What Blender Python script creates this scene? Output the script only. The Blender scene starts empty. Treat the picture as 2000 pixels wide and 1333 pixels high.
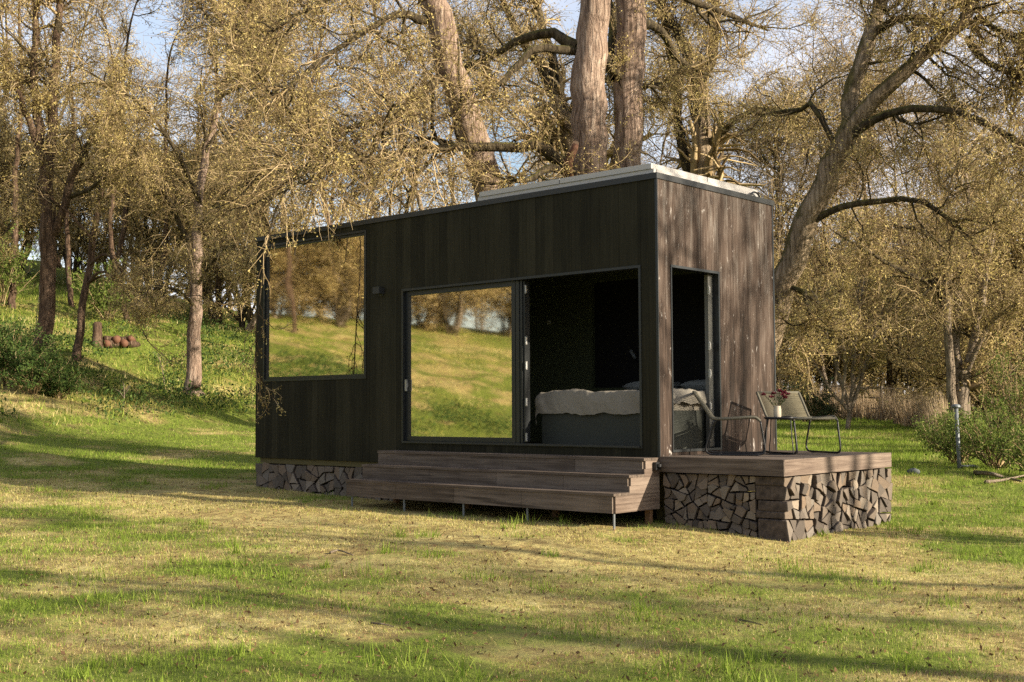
import bpy, math
import numpy as np
from mathutils import Vector, Matrix

scene = bpy.context.scene
C = scene.collection
R_ = math.radians

# ------------------------------------------------------------------ camera
F_PX = 2357.66
CAM = np.array([7.58859, -10.84045, 0.78095])
pitch, yaw, roll = R_(3.2124), R_(41.9212), -0.00484
fw = np.array([-math.sin(yaw) * math.cos(pitch), math.cos(yaw) * math.cos(pitch), math.sin(pitch)])
rt = np.array([math.cos(yaw), math.sin(yaw), 0.0])
up = np.cross(rt, fw)
rt, up = rt * math.cos(roll) + up * math.sin(roll), up * math.cos(roll) - rt * math.sin(roll)
cam_d = bpy.data.cameras.new('camera')
cam_d.sensor_width = 36.0
cam_d.lens = F_PX / 2000 * 36.0
cam_d.clip_end = 3000
cam = bpy.data.objects.new('camera', cam_d)
cam.matrix_world = Matrix(((rt[0], up[0], -fw[0], CAM[0]), (rt[1], up[1], -fw[1], CAM[1]),
                           (rt[2], up[2], -fw[2], CAM[2]), (0, 0, 0, 1)))
C.objects.link(cam)
scene.camera = cam


def W(px, py, d):
    return CAM + d * (fw + rt * (px - 1000) / F_PX - up * (py - 666.5) / F_PX)


# ------------------------------------------------------------------ light
SUN = Vector((1.0, 0.28, 0.38)).normalized()
sd = bpy.data.lights.new('sun', 'SUN')
sd.energy = 5.0
sd.angle = R_(0.5)
sd.color = (1.0, 0.88, 0.70)
so = bpy.data.objects.new('sun', sd)
so.rotation_euler = SUN.to_track_quat('Z', 'Y').to_euler()
so.location = (40, 10, 30)
C.objects.link(so)
world = bpy.data.worlds.new('World')
scene.world = world
world.use_nodes = True
wn = world.node_tree
sky = wn.nodes.new('ShaderNodeTexSky')
sky.sky_type = 'NISHITA'
sky.sun_disc = False
sky.sun_elevation = math.asin(SUN.z)
sky.sun_rotation = math.atan2(SUN.x, SUN.y)
sky.air_density = 1.0
sky.dust_density = 1.5
bg = wn.nodes['Background']
bg.inputs['Strength'].default_value = 0.09
# thin high cloud
tc = wn.nodes.new('ShaderNodeTexCoord')
cn = wn.nodes.new('ShaderNodeTexNoise')
cn.inputs['Scale'].default_value = 3.0
cn.inputs['Detail'].default_value = 6
wn.links.new(tc.outputs['Generated'], cn.inputs['Vector'])
cr = wn.nodes.new('ShaderNodeValToRGB')
cr.color_ramp.elements[0].position = 0.36
cr.color_ramp.elements[0].color = (0, 0, 0, 1)
cr.color_ramp.elements[1].position = 0.68
cr.color_ramp.elements[1].color = (0.75, 0.75, 0.75, 1)
wn.links.new(cn.outputs['Fac'], cr.inputs['Fac'])
cm = wn.nodes.new('ShaderNodeMix')
cm.data_type = 'RGBA'
cm.inputs[7].default_value = (6.0, 5.8, 6.2, 1)
wn.links.new(cr.outputs['Color'], cm.inputs[0])
wn.links.new(sky.outputs['Color'], cm.inputs[6])
wn.links.new(cm.outputs[2], bg.inputs['Color'])

scene.view_settings.view_transform = 'Standard'
scene.view_settings.look = 'None'
scene.view_settings.exposure = 1.3
scene.view_settings.gamma = 1.0
scene.cycles.max_bounces = 8
scene.cycles.transparent_max_bounces = 16
scene.cycles.use_denoising = False

# ------------------------------------------------------------------ materials


class Mat:
    def __init__(s, name, rough=0.7, metal=0.0, spec=0.3):
        s.m = bpy.data.materials.new(name)
        s.m.use_nodes = True
        s.nt = s.m.node_tree
        s.b = s.nt.nodes['Principled BSDF']
        s.b.inputs['Roughness'].default_value = rough
        s.b.inputs['Metallic'].default_value = metal
        s.b.inputs['Specular IOR Level'].default_value = spec
        s.out = s.nt.nodes['Material Output']

    def n(s, t):
        return s.nt.nodes.new('ShaderNode' + t)

    def l(s, a, b):
        s.nt.links.new(a, b)

    def coord(s, scale=(1, 1, 1), kind='Object', rot=(0, 0, 0)):
        t = s.n('TexCoord')
        m = s.n('Mapping')
        m.inputs['Scale'].default_value = scale
        m.inputs['Rotation'].default_value = rot
        s.l(t.outputs[kind], m.inputs['Vector'])
        return m.outputs['Vector']

    def wcoord(s, scale=(1, 1, 1)):
        t = s.n('NewGeometry')
        m = s.n('Mapping')
        m.inputs['Scale'].default_value = scale
        s.l(t.outputs['Position'], m.inputs['Vector'])
        return m.outputs['Vector']

    def noise(s, vec, scale=1, detail=4, rough=0.55, dist=0.0):
        t = s.n('TexNoise')
        t.inputs['Scale'].default_value = scale
        t.inputs['Detail'].default_value = detail
        t.inputs['Roughness'].default_value = rough
        t.inputs['Distortion'].default_value = dist
        s.l(vec, t.inputs['Vector'])
        return t.outputs['Fac']

    def ramp(s, fac, stops):
        r = s.n('ValToRGB')
        e = r.color_ramp.elements
        while len(e) < len(stops):
            e.new(0.5)
        for i, (p, c) in enumerate(stops):
            e[i].position = p
            e[i].color = (*c, 1) if not isinstance(c, (int, float)) else (c, c, c, 1)
        s.l(fac, r.inputs['Fac'])
        return r.outputs['Color']

    def mix(s, fac, a, b, mode='MIX'):
        x = s.n('Mix')
        x.data_type = 'RGBA'
        x.blend_type = mode
        for v, i in ((fac, 0), (a, 6), (b, 7)):
            if hasattr(v, 'is_linked'):
                s.l(v, x.inputs[i])
            elif i == 0:
                x.inputs[0].default_value = v
            else:
                x.inputs[i].default_value = (*v, 1) if not isinstance(v, (int, float)) else (v, v, v, 1)
        return x.outputs[2]

    def island(s):
        return s.n('NewGeometry').outputs['Random Per Island']

    def objrand(s):
        return s.n('ObjectInfo').outputs['Random']

    def math(s, op, a, b=0.0):
        x = s.n('Math')
        x.operation = op
        for v, i in ((a, 0), (b, 1)):
            if hasattr(v, 'is_linked'):
                s.l(v, x.inputs[i])
            else:
                x.inputs[i].default_value = v
        return x.outputs[0]

    def col(s, c):
        if hasattr(c, 'is_linked'):
            s.l(c, s.b.inputs['Base Color'])
        else:
            s.b.inputs['Base Color'].default_value = (*c, 1)
        return s

    def bump(s, h, strength=0.4, dist=0.01):
        b = s.n('Bump')
        b.inputs['Strength'].default_value = strength
        b.inputs['Distance'].default_value = dist
        s.l(h, b.inputs['Height'])
        s.l(b.outputs['Normal'], s.b.inputs['Normal'])
        return s


def plain(name, c, rough=0.6, metal=0.0, spec=0.3):
    m = Mat(name, rough, metal, spec)
    n = m.noise(m.coord((9, 9, 9)), 3, 4)
    m.col(m.mix(m.math('MULTIPLY', n, 0.5), c, tuple(v * 0.7 for v in c)))
    m.bump(n, 0.06, 0.004)
    return m.m


def cladding(name, stops, rough, flecks=False):
    m = Mat(name, rough, 0, 0.12)
    streak = m.noise(m.wcoord((38, 38, 1.6)), 1, 6, 0.62, 0.3)
    patch = m.noise(m.wcoord((2.2, 2.2, 1.1)), 1, 5, 0.6, 0.4)
    isl = m.island()
    if flecks:
        blot = m.noise(m.wcoord((10, 10, 1.5)), 1, 6, 0.62, 0.5)
        f = m.math('ADD', m.math('MULTIPLY', streak, 0.34), m.math('MULTIPLY', blot, 0.56))
        f = m.math('ADD', f, m.math('MULTIPLY', isl, 0.07))
        sz = m.n('SeparateXYZ')
        m.l(m.wcoord(), sz.inputs[0])
        f = m.math('ADD', f, m.math('MULTIPLY', m.math('SUBTRACT', sz.outputs[2], 1.9), 0.055))
    else:
        f = m.math('ADD', m.math('MULTIPLY', streak, 0.5), m.math('MULTIPLY', patch, 0.32))
        f = m.math('ADD', f, m.math('MULTIPLY', isl, 0.2))
    c = m.ramp(f, stops)
    if flecks:
        fl = m.noise(m.wcoord((16, 16, 5)), 1, 5, 0.7, 0.8)
        c = m.mix(m.ramp(fl, [(0.62, 0.0), (0.70, 0.8)]), c, (0.40, 0.37, 0.34))
        kn = m.noise(m.wcoord((7, 7, 3.2)), 1, 3, 0.5, 1.2)
        c = m.mix(m.ramp(kn, [(0.66, 0.0), (0.74, 0.8)]), c, (0.035, 0.024, 0.02))
    m.col(c)
    m.bump(streak, 0.35, 0.006)
    return m.m


def timber(name, axis, c0, c1, c2):
    sc = {'x': (1.3, 30, 30), 'y': (30, 1.3, 30)}[axis]
    m = Mat(name, 0.75, 0, 0.2)
    g = m.noise(m.wcoord(sc), 1, 6, 0.65, 0.6)
    p = m.noise(m.wcoord((2.5, 2.5, 2.5)), 1, 4)
    f = m.math('ADD', m.math('MULTIPLY', g, 0.6), m.math('MULTIPLY', p, 0.2))
    f = m.math('ADD', f, m.math('MULTIPLY', m.island(), 0.22))
    c = m.ramp(f, [(0.36, c0), (0.50, c1), (0.66, c2)])
    kn = m.noise(m.wcoord(tuple(v * 0.22 for v in sc)), 1, 2, 0.5, 1.0)
    c = m.mix(m.ramp(kn, [(0.68, 0.0), (0.74, 0.7)]), c, tuple(v * 0.6 for v in c0))
    m.col(c)
    m.bump(g, 0.35, 0.006)
    return m.m


M = {}
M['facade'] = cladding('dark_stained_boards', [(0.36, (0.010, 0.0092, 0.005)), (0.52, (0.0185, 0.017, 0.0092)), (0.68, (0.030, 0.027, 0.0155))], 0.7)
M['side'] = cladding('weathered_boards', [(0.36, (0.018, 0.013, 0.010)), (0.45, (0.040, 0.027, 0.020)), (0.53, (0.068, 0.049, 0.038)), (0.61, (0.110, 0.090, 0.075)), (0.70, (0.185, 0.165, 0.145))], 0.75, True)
M['deck_x'] = timber('deck_timber', 'x', (0.034, 0.025, 0.018), (0.076, 0.057, 0.043), (0.15, 0.118, 0.092))
M['deck_y'] = timber('deck_timber_across', 'y', (0.055, 0.038, 0.028), (0.115, 0.084, 0.064), (0.20, 0.155, 0.12))
M['black'] = plain('black_powder_coat', (0.012, 0.012, 0.013), 0.4, 0, 0.4)
M['frame'] = plain('dark_window_frame', (0.014, 0.016, 0.017), 0.38, 0, 0.4)
M['flash'] = plain('dark_flashing', (0.022, 0.023, 0.023), 0.45, 0, 0.35)
M['inner'] = plain('dark_green_panel', (0.05, 0.06, 0.03), 0.7)
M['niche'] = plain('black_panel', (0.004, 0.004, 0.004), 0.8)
M['floor'] = plain('interior_floor', (0.05, 0.04, 0.03), 0.6)
M['alu'] = plain('aluminium', (0.42, 0.40, 0.375), 0.5, 0.3, 0.4)
M['galv'] = plain('galvanised_steel', (0.15, 0.165, 0.17), 0.5, 0.25, 0.4)
M['silver'] = plain('bright_metal', (0.34, 0.34, 0.33), 0.4, 0.6, 0.5)
M['cell'] = plain('solar_cell', (0.008, 0.010, 0.022), 0.12, 0, 0.6)
M['bedbase'] = plain('bed_base', (0.030, 0.033, 0.026), 0.7)
M['cord'] = plain('olive_cord', (0.13, 0.115, 0.075), 0.8)
M['chair_tube'] = plain('chair_wrapped_tube', (0.10, 0.092, 0.066), 0.7)
M['vase'] = plain('cream_stoneware', (0.48, 0.42, 0.32), 0.5)
M['stem'] = plain('flower_stem', (0.10, 0.075, 0.035), 0.7)
M['stem_leaf'] = plain('flower_leaf', (0.06, 0.085, 0.03), 0.6)
M['petal'] = plain('crimson_petal', (0.15, 0.018, 0.032), 0.7)
M['stone'] = plain('grey_stone', (0.11, 0.12, 0.115), 0.9)
M['render'] = plain('pale_render', (0.42, 0.33, 0.28), 0.9)
M['rooftile'] = plain('roof_tile', (0.16, 0.07, 0.05), 0.9)
M['fence'] = plain('fence_rail', (0.09, 0.075, 0.06), 0.8)
M['wax'] = plain('candle_glass', (0.55, 0.52, 0.42), 0.3)


def fabric(name, c):
    m = Mat(name, 0.9, 0, 0.1)
    n = m.noise(m.coord((6, 6, 6)), 2, 6, 0.6)
    m.col(m.mix(n, tuple(v * 0.85 for v in c), c))
    m.bump(m.noise(m.coord((14, 14, 14)), 1.4, 5, 0.6, 0.8), 0.5, 0.02)
    return m.m


M['linen'] = fabric('pale_linen', (0.21, 0.19, 0.155))
M['blanket'] = fabric('grey_blanket', (0.22, 0.23, 0.22))

g = Mat('coated_glass', 0.0)
gl = g.n('BsdfGlossy')
gl.inputs['Roughness'].default_value = 0.028
gl.inputs['Color'].default_value = (1.0, 0.94, 0.84, 1)
tr = g.n('BsdfTransparent')
tr.inputs['Color'].default_value = (0.62, 0.66, 0.60, 1)
gm = g.n('MixShader')
gm.inputs[0].default_value = 0.60
wav = g.noise(g.wcoord((0.9, 0.9, 0.7)), 1, 2)
gb = g.n('Bump')
gb.inputs['Strength'].default_value = 0.03
gb.inputs['Distance'].default_value = 0.05
g.l(wav, gb.inputs['Height'])
g.l(gb.outputs['Normal'], gl.inputs['Normal'])
g.l(tr.outputs[0], gm.inputs[1])
g.l(gl.outputs[0], gm.inputs[2])
g.l(gm.outputs[0], g.out.inputs['Surface'])
M['glass'] = g.m


def bark(name, c0, c1, c2, moss=0.0, ridge=26):
    m = Mat(name, 0.9, 0, 0.15)
    rid = m.noise(m.coord((ridge, ridge, 2.4)), 1, 5, 0.62, 0.7)
    big = m.noise(m.coord((1.6, 1.6, 0.5)), 1, 4, 0.6)
    f = m.math('ADD', m.math('MULTIPLY', rid, 0.75), m.math('MULTIPLY', big, 0.25))
    c = m.ramp(f, [(0.36, tuple(v * 0.95 for v in c0)), (0.5, c1), (0.64, c2)])
    if moss:
        nz = m.n('NewGeometry')
        sx = m.n('SeparateXYZ')
        m.l(nz.outputs['Normal'], sx.inputs[0])
        a = m.math('ADD', m.math('MULTIPLY', sx.outputs[2], 0.35), m.math('MULTIPLY', sx.outputs[0], -0.22))
        a = m.math('ADD', a, m.noise(m.coord((3, 3, 2)), 1, 5, 0.7))
        k = m.ramp(a, [(0.72 - moss * 0.3, 0.0), (0.86 - moss * 0.3, 0.85)])
        c = m.mix(k, c, m.ramp(m.noise(m.coord((9, 9, 9)), 1, 4), [(0.35, (0.045, 0.042, 0.012)), (0.7, (0.15, 0.132, 0.034))]))
    m.col(c)
    m.bump(rid, 1.0, 0.09)
    return m.m


M['bark_warm'] = bark('furrowed_bark', (0.085, 0.058, 0.042), (0.25, 0.175, 0.13), (0.42, 0.325, 0.25), 0.22, 22)
M['bark_moss'] = bark('mossy_bark', (0.085, 0.062, 0.038), (0.26, 0.195, 0.125), (0.44, 0.345, 0.24), 0.55, 24)
M['bark_brown'] = bark('brown_bark', (0.035, 0.022, 0.014), (0.10, 0.064, 0.042), (0.18, 0.125, 0.085), 0.2, 20)
M['bark_pale'] = bark('pale_bark', (0.10, 0.075, 0.055), (0.21, 0.165, 0.12), (0.33, 0.27, 0.20), 0.15, 18)
M['limb'] = bark('dark_mossy_limb', (0.022, 0.016, 0.010), (0.055, 0.042, 0.024), (0.12, 0.095, 0.055), 0.55, 18)
M['cutwood'] = plain('fresh_cut_wood', (0.30, 0.19, 0.11), 0.8)
M['inner_bark'] = plain('stripped_wood', (0.13, 0.060, 0.034), 0.8)
tw = Mat('twig_bark', 0.9, 0, 0.1)
tw.col(tw.ramp(tw.island(), [(0.0, (0.06, 0.042, 0.022)), (0.5, (0.20, 0.142, 0.07)), (1.0, (0.44, 0.335, 0.19))]))
M['twig'] = tw.m


def leaf(name, stops, trans=0.35):
    m = Mat(name, 0.75, 0, 0.12)
    isl = m.island()
    big = m.noise(m.wcoord((0.35, 0.35, 0.35)), 1, 3)
    f = m.math('ADD', m.math('MULTIPLY', isl, 0.7), m.math('MULTIPLY', big, 0.3))
    c = m.ramp(f, stops)
    m.col(c)
    t = m.n('BsdfTranslucent')
    m.l(c, t.inputs['Color'])
    x = m.n('MixShader')
    x.inputs[0].default_value = trans
    m.l(m.b.outputs[0], x.inputs[1])
    m.l(t.outputs[0], x.inputs[2])
    m.l(x.outputs[0], m.out.inputs['Surface'])
    return m.m


M['leaf'] = leaf('spring_bud_leaf', [(0.1, (0.21, 0.155, 0.05)), (0.5, (0.45, 0.36, 0.13)), (0.9, (0.58, 0.48, 0.21))])
M['leaf_g'] = leaf('yellow_green_leaf', [(0.1, (0.18, 0.15, 0.04)), (0.5, (0.38, 0.31, 0.09)), (0.9, (0.55, 0.47, 0.18))])
M['leaf_b'] = leaf('tan_bud_leaf', [(0.1, (0.21, 0.15, 0.055)), (0.5, (0.44, 0.345, 0.14)), (0.9, (0.57, 0.46, 0.22))])
M['shrub'] = leaf('green_shrub_leaf', [(0.1, (0.045, 0.075, 0.015)), (0.5, (0.11, 0.155, 0.03)), (0.9, (0.22, 0.26, 0.06))])
M['ivy'] = leaf('ivy_leaf', [(0.1, (0.016, 0.036, 0.009)), (0.5, (0.045, 0.08, 0.016)), (0.9, (0.11, 0.15, 0.038))], 0.2)
M['dark_shrub'] = leaf('dark_conifer_leaf', [(0.1, (0.012, 0.022, 0.010)), (0.9, (0.045, 0.065, 0.025))], 0.1)
M['reed'] = leaf('dry_reed', [(0.1, (0.26, 0.185, 0.11)), (0.9, (0.50, 0.40, 0.27))], 0.25)
M['blade_g'] = leaf('green_blade', [(0.1, (0.085, 0.135, 0.014)), (0.5, (0.18, 0.26, 0.030)), (0.9, (0.32, 0.39, 0.075))], 0.4)
M['blade_o'] = leaf('olive_blade', [(0.1, (0.17, 0.165, 0.035)), (0.5, (0.33, 0.305, 0.075)), (0.9, (0.48, 0.44, 0.14))], 0.35)
M['blade_d'] = leaf('dry_blade', [(0.1, (0.26, 0.20, 0.075)), (0.5, (0.48, 0.405, 0.155)), (0.9, (0.64, 0.56, 0.28))], 0.3)
M['litter'] = leaf('dead_leaf', [(0.1, (0.06, 0.035, 0.018)), (0.9, (0.20, 0.12, 0.06))], 0.1)

lg = Mat('split_log_end', 0.85, 0, 0.15)
r1 = lg.noise(lg.coord((34, 34, 34)), 1, 6, 0.7, 1.6)
r2 = lg.ramp(lg.objrand(), [(0.0, (0.075, 0.063, 0.053)), (0.35, (0.125, 0.104, 0.084)), (0.6, (0.165, 0.12, 0.082)), (0.8, (0.15, 0.132, 0.112)), (1.0, (0.25, 0.205, 0.155))])
lg.col(lg.mix(lg.ramp(r1, [(0.35, 0.0), (0.7, 0.75)]), r2, lg.mix(0.45, r2, (0.05, 0.04, 0.03))))
lg.bump(r1, 0.5, 0.012)
M['log_end'] = lg.m
lb = Mat('split_log_side', 0.9, 0, 0.1)
r1 = lb.noise(lb.coord((14, 14, 14)), 1, 5, 0.65, 0.5)
lb.col(lb.ramp(r1, [(0.3, (0.032, 0.026, 0.022)), (0.7, (0.105, 0.082, 0.066))]))
lb.bump(r1, 0.6, 0.012)
M['log_side'] = lb.m

# ------------------------------------------------------------------ mesh helpers


def tag(o, label=None, cat=None, group=None, kind=None):
    if label: o['label'] = label
    if cat: o['category'] = cat
    if group: o['group'] = group
    if kind: o['kind'] = kind
    return o


def empty(name, loc=(0, 0, 0), rz=0.0):
    o = bpy.data.objects.new(name, None)
    o.location = loc
    o.rotation_euler = (0, 0, rz)
    o.empty_display_size = 0.2
    C.objects.link(o)
    return o


def mk(name, V, polys, mats, parent=None, smooth=False, link=True):
    """polys: list of (face array (n,k), material index)"""
    V = np.asarray(V, np.float32).reshape(-1, 3)
    me = bpy.data.meshes.new(name)
    polys = [(np.asarray(p, np.int32), mi) for p, mi in polys if len(p)]
    loops = np.concatenate([p.ravel() for p, _ in polys])
    tot = np.concatenate([np.full(len(p), p.shape[1], np.int32) for p, _ in polys])
    mi = np.concatenate([np.full(len(p), i, np.int32) for p, i in polys])
    me.vertices.add(len(V))
    me.vertices.foreach_set('co', V.ravel())
    me.loops.add(len(loops))
    me.loops.foreach_set('vertex_index', loops)
    me.polygons.add(len(tot))
    me.polygons.foreach_set('loop_start', np.concatenate([[0], np.cumsum(tot)[:-1]]).astype(np.int32))
    if smooth is False:
        me.polygons.foreach_set('use_smooth', np.zeros(len(tot), bool))
    elif smooth is True:
        me.polygons.foreach_set('use_smooth', np.ones(len(tot), bool))
    else:
        me.polygons.foreach_set('use_smooth', np.isin(mi, smooth))
    me.polygons.foreach_set('material_index', mi)
    for m in (mats if isinstance(mats, (list, tuple)) else [mats]):
        me.materials.append(m)
    me.update(calc_edges=True)
    o = bpy.data.objects.new(name, me)
    if link: C.objects.link(o)
    if parent: o.parent = parent
    return o


class MB:
    def __init__(s):
        s.v = []; s.f = {}; s.n = 0

    def add(s, V, faces, mi=0):
        V = np.asarray(V, float).reshape(-1, 3)
        for f in faces:
            s.f.setdefault((len(f), mi), []).append([i + s.n for i in f])
        s.v.append(V); s.n += len(V)

    def box(s, x0, x1, y0, y1, z0, z1, mi=0):
        s.add([(x, y, z) for z in (z0, z1) for y in (y0, y1) for x in (x0, x1)],
              [(0, 2, 3, 1), (4, 5, 7, 6), (0, 1, 5, 4), (2, 6, 7, 3), (0, 4, 6, 2), (1, 3, 7, 5)], mi)

    def tube(s, path, r, k=8, closed=False, mi=0):
        P = np.asarray(path, float)
        n = len(P)
        rr = np.broadcast_to(np.asarray(r, float), (n,))
        T = np.roll(P, -1, 0) - np.roll(P, 1, 0) if closed else np.gradient(P, axis=0)
        T /= np.linalg.norm(T, axis=1)[:, None] + 1e-9
        ref = np.array([0.31, 0.17, 0.93]) if abs(T[:, 2]).mean() < 0.8 else np.array([0.93, 0.2, 0.1])
        U = np.cross(T, ref); U /= np.linalg.norm(U, axis=1)[:, None]
        Vv = np.cross(T, U)
        a = np.arange(k) * 2 * math.pi / k
        ring = P[:, None] + rr[:, None, None] * (np.cos(a)[None, :, None] * U[:, None] + np.sin(a)[None, :, None] * Vv[:, None])
        fs = []
        for i in range(n if closed else n - 1):
            j = (i + 1) % n
            for q in range(k):
                fs.append((i * k + q, i * k + (q + 1) % k, j * k + (q + 1) % k, j * k + q))
        if not closed:
            fs.append(tuple(range(k))[::-1]); fs.append(tuple((n - 1) * k + q for q in range(k)))
        s.add(ring, fs, mi)

    def lathe(s, prof, k=20, mi=0, at=(0, 0, 0)):
        a = np.arange(k) * 2 * math.pi / k
        V = [(at[0] + r * math.cos(t), at[1] + r * math.sin(t), at[2] + z) for r, z in prof for t in a]
        fs = [(i * k + q, i * k + (q + 1) % k, (i + 1) * k + (q + 1) % k, (i + 1) * k + q) for i in range(len(prof) - 1) for q in range(k)]
        fs.append(tuple(range(k))[::-1]); fs.append(tuple((len(prof) - 1) * k + q for q in range(k)))
        s.add(V, fs, mi)

    def build(s, name, mats, parent=None, smooth=False):
        return mk(name, np.concatenate(s.v), [(np.array(f), k[1]) for k, f in s.f.items()], mats, parent, smooth)


def smooth_path(pts, n):
    """Catmull-Rom through rows of any width, resampled to n rows"""
    P = np.asarray(pts, float)
    if len(P) < 3:
        t = np.linspace(0, 1, n)[:, None]
        return P[0] * (1 - t) + P[-1] * t
    E = np.vstack([2 * P[0] - P[1], P, 2 * P[-1] - P[-2]])
    m = len(P) - 1
    u = np.linspace(0, m - 1e-6, n)
    i = u.astype(int); t = (u - i)[:, None]
    a, b, c, d = E[i], E[i + 1], E[i + 2], E[i + 3]
    return 0.5 * (2 * b + (c - a) * t + (2 * a - 5 * b + 4 * c - d) * t ** 2 + (3 * b - a - 3 * c + d) * t ** 3)


_tab = np.random.default_rng(77).random((256, 256))


def vnoise(x, y, s=1.0, seed=0):
    x = np.asarray(x, float) / s + seed * 17.3 + 1000; y = np.asarray(y, float) / s + seed * 31.7 + 1000
    i = np.floor(x).astype(int); j = np.floor(y).astype(int)
    u = x - i; v = y - j
    u = u * u * (3 - 2 * u); v = v * v * (3 - 2 * v)
    g = lambda a, b: _tab[a & 255, b & 255]
    return (g(i, j) * (1 - u) + g(i + 1, j) * u) * (1 - v) + (g(i, j + 1) * (1 - u) + g(i + 1, j + 1) * u) * v


def fbm(x, y, s, seed=0, o=4):
    r = 0; a = 0.5; n = 0
    for k in range(o):
        r = r + a * vnoise(x, y, s / 2 ** k, seed + k); n += a; a *= 0.55
    return r / n


# ------------------------------------------------------------------ terrain
def sstep(a, b, x):
    t = np.clip((x - a) / (b - a), 0, 1)
    return t * t * (3 - 2 * t)


def gz(x, y):
    x = np.asarray(x, float); y = np.asarray(y, float)
    z = -0.56 + np.interp(-x, [-60, -3, -1.5, 0, 4, 7.3, 12, 17, 21, 27], [-0.0, -0.02, 0.015, 0.10, 0.13, 0.22, 0.36, 0.73, 1.02, 1.16])
    z = z + np.interp(y, [-60, -12, -4, 2, 40, 120], [-0.1, -0.06, -0.03, 0, 0.72, 1.4])
    xf = np.interp(y, [-30, -8, -3, 2, 8], [-12, -13, -15.5, -18.2, -18.5]) + 1.6 * (fbm(y, y * 0 + 3, 7, 5) - 0.5)
    d = xf - x
    b = np.interp(d, [-1, 0, 1.5, 4, 9, 30, 90], [0, 0.05, 0.38, 0.78, 2.1, 7.2, 10.5])
    b2 = np.interp(d, [-1, 0, 2, 6, 14, 26, 60, 120], [0, 0.05, 0.35, 1.1, 2.6, 4.7, 6.2, 7.5])
    t_ = sstep(-3, -9, y)
    z = z + (b * (1 - t_) + b2 * t_) * (1 - sstep(16, 42, y))
    wob = sstep(-0.5, 3, d)
    near = np.exp(-((np.clip(np.abs(x + 3) - 5, 0, None)) ** 2 + (np.clip(np.abs(y - 1) - 3, 0, None)) ** 2) / 4)
    z = z + (fbm(x, y, 2.6, 1) - 0.5) * (0.10 + 0.45 * wob) * (1 - 0.8 * near) + (fbm(x, y, 0.7, 9, 3) - 0.5) * 0.05
    return z


def ground_hit(px, py):
    d = fw + rt * (px - 1000) / F_PX - up * (py - 666.5) / F_PX
    t = np.linspace(4, 120, 4000)
    P = CAM + t[:, None] * d
    below = P[:, 2] < gz(P[:, 0], P[:, 1])
    i = int(np.argmax(below)) if below.any() else len(t) - 1
    return P[i], t[i]


def greenness(x, y):
    """share of living grass, 0 dry .. 1 green"""
    g_ = 0.45 + 0.85 * (fbm(x, y, 2.4, 21) - 0.5) + 1.9 * (fbm(x, y, 0.75, 31, 3) - 0.5)
    g_ = g_ + 0.30 * sstep(-8, -13, x) - 0.35 * sstep(-16, -20, x) + 0.5 * sstep(3, 9, y) + 0.12 * sstep(-1, -8, y)
    worn = np.exp(-(np.clip(np.abs(x + 3.2) - 4.6, 0, None) ** 2 / 2 + np.clip(np.abs(y + 1.4) - 0.9, 0, None) ** 2 / 0.7))
    return np.clip(g_ - 0.35 * worn, 0, 1)


def axis(fine0, fine1, step, far):
    a = np.arange(fine0, fine1 + 1e-6, step)
    k = np.geomspace(step * 2, far, 26)
    return np.concatenate([fine0 - k[::-1], a, fine1 + k])


gx = axis(-40, 22, 0.22, 420); gy = axis(-24, 40, 0.22, 420)
X, Y = np.meshgrid(gx, gy, indexing='ij')
Vg = np.stack([X, Y, gz(X, Y)], -1).reshape(-1, 3)
nx, ny = len(gx), len(gy)
I = np.arange(nx * ny).reshape(nx, ny)
Fg = np.stack([I[:-1, :-1], I[1:, :-1], I[1:, 1:], I[:-1, 1:]], -1).reshape(-1, 4)
gm_ = Mat('lawn_ground', 0.95, 0, 0.1)
at = gm_.n('Attribute'); at.attribute_name = 'living'
fine = gm_.noise(gm_.wcoord((7, 7, 7)), 1, 8, 0.7)
mid = gm_.noise(gm_.wcoord((1.3, 1.3, 1.3)), 1, 6, 0.65)
dry = gm_.ramp(gm_.math('ADD', gm_.math('MULTIPLY', fine, 0.6), gm_.math('MULTIPLY', mid, 0.4)),
               [(0.32, (0.10, 0.066, 0.030)), (0.45, (0.25, 0.185, 0.072)), (0.57, (0.42, 0.35, 0.135)), (0.72, (0.54, 0.46, 0.25))])
grn = gm_.ramp(fine, [(0.3, (0.06, 0.08, 0.014)), (0.6, (0.16, 0.19, 0.034)), (0.8, (0.28, 0.29, 0.08))])
k_ = gm_.ramp(gm_.math('ADD', at.outputs['Fac'], gm_.math('MULTIPLY', gm_.math('SUBTRACT', fine, 0.5), 0.8)), [(0.3, 0.0), (0.7, 1.0)])
br_ = gm_.ramp(gm_.noise(gm_.wcoord((2.6, 2.6, 2.6)), 1, 5, 0.65), [(0.56, 0.0), (0.66, 0.7)])
gm_.col(gm_.mix(br_, gm_.mix(k_, dry, grn), (0.10, 0.068, 0.03)))
gm_.bump(fine, 0.8, 0.06)
lawn = mk('lawn', Vg, [(Fg, 0)], gm_.m, smooth=True)
a_ = lawn.data.attributes.new('living', 'FLOAT', 'POINT')
a_.data.foreach_set('value', greenness(Vg[:, 0], Vg[:, 1]).astype(np.float32))
tag(lawn, kind='structure')

# ------------------------------------------------------------------ grass blades
rng = np.random.default_rng(5)


def blocked(x, y):
    return ((x > -7.3) & (x < 0) & (y > 0.0) & (y < 2.5)) | ((x > -4.2) & (x < 0.0) & (y > -0.75) & (y < 0.3)) | ((x > -0.1) & (x < 1.5) & (y > 0.02) & (y < 2.4))


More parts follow.
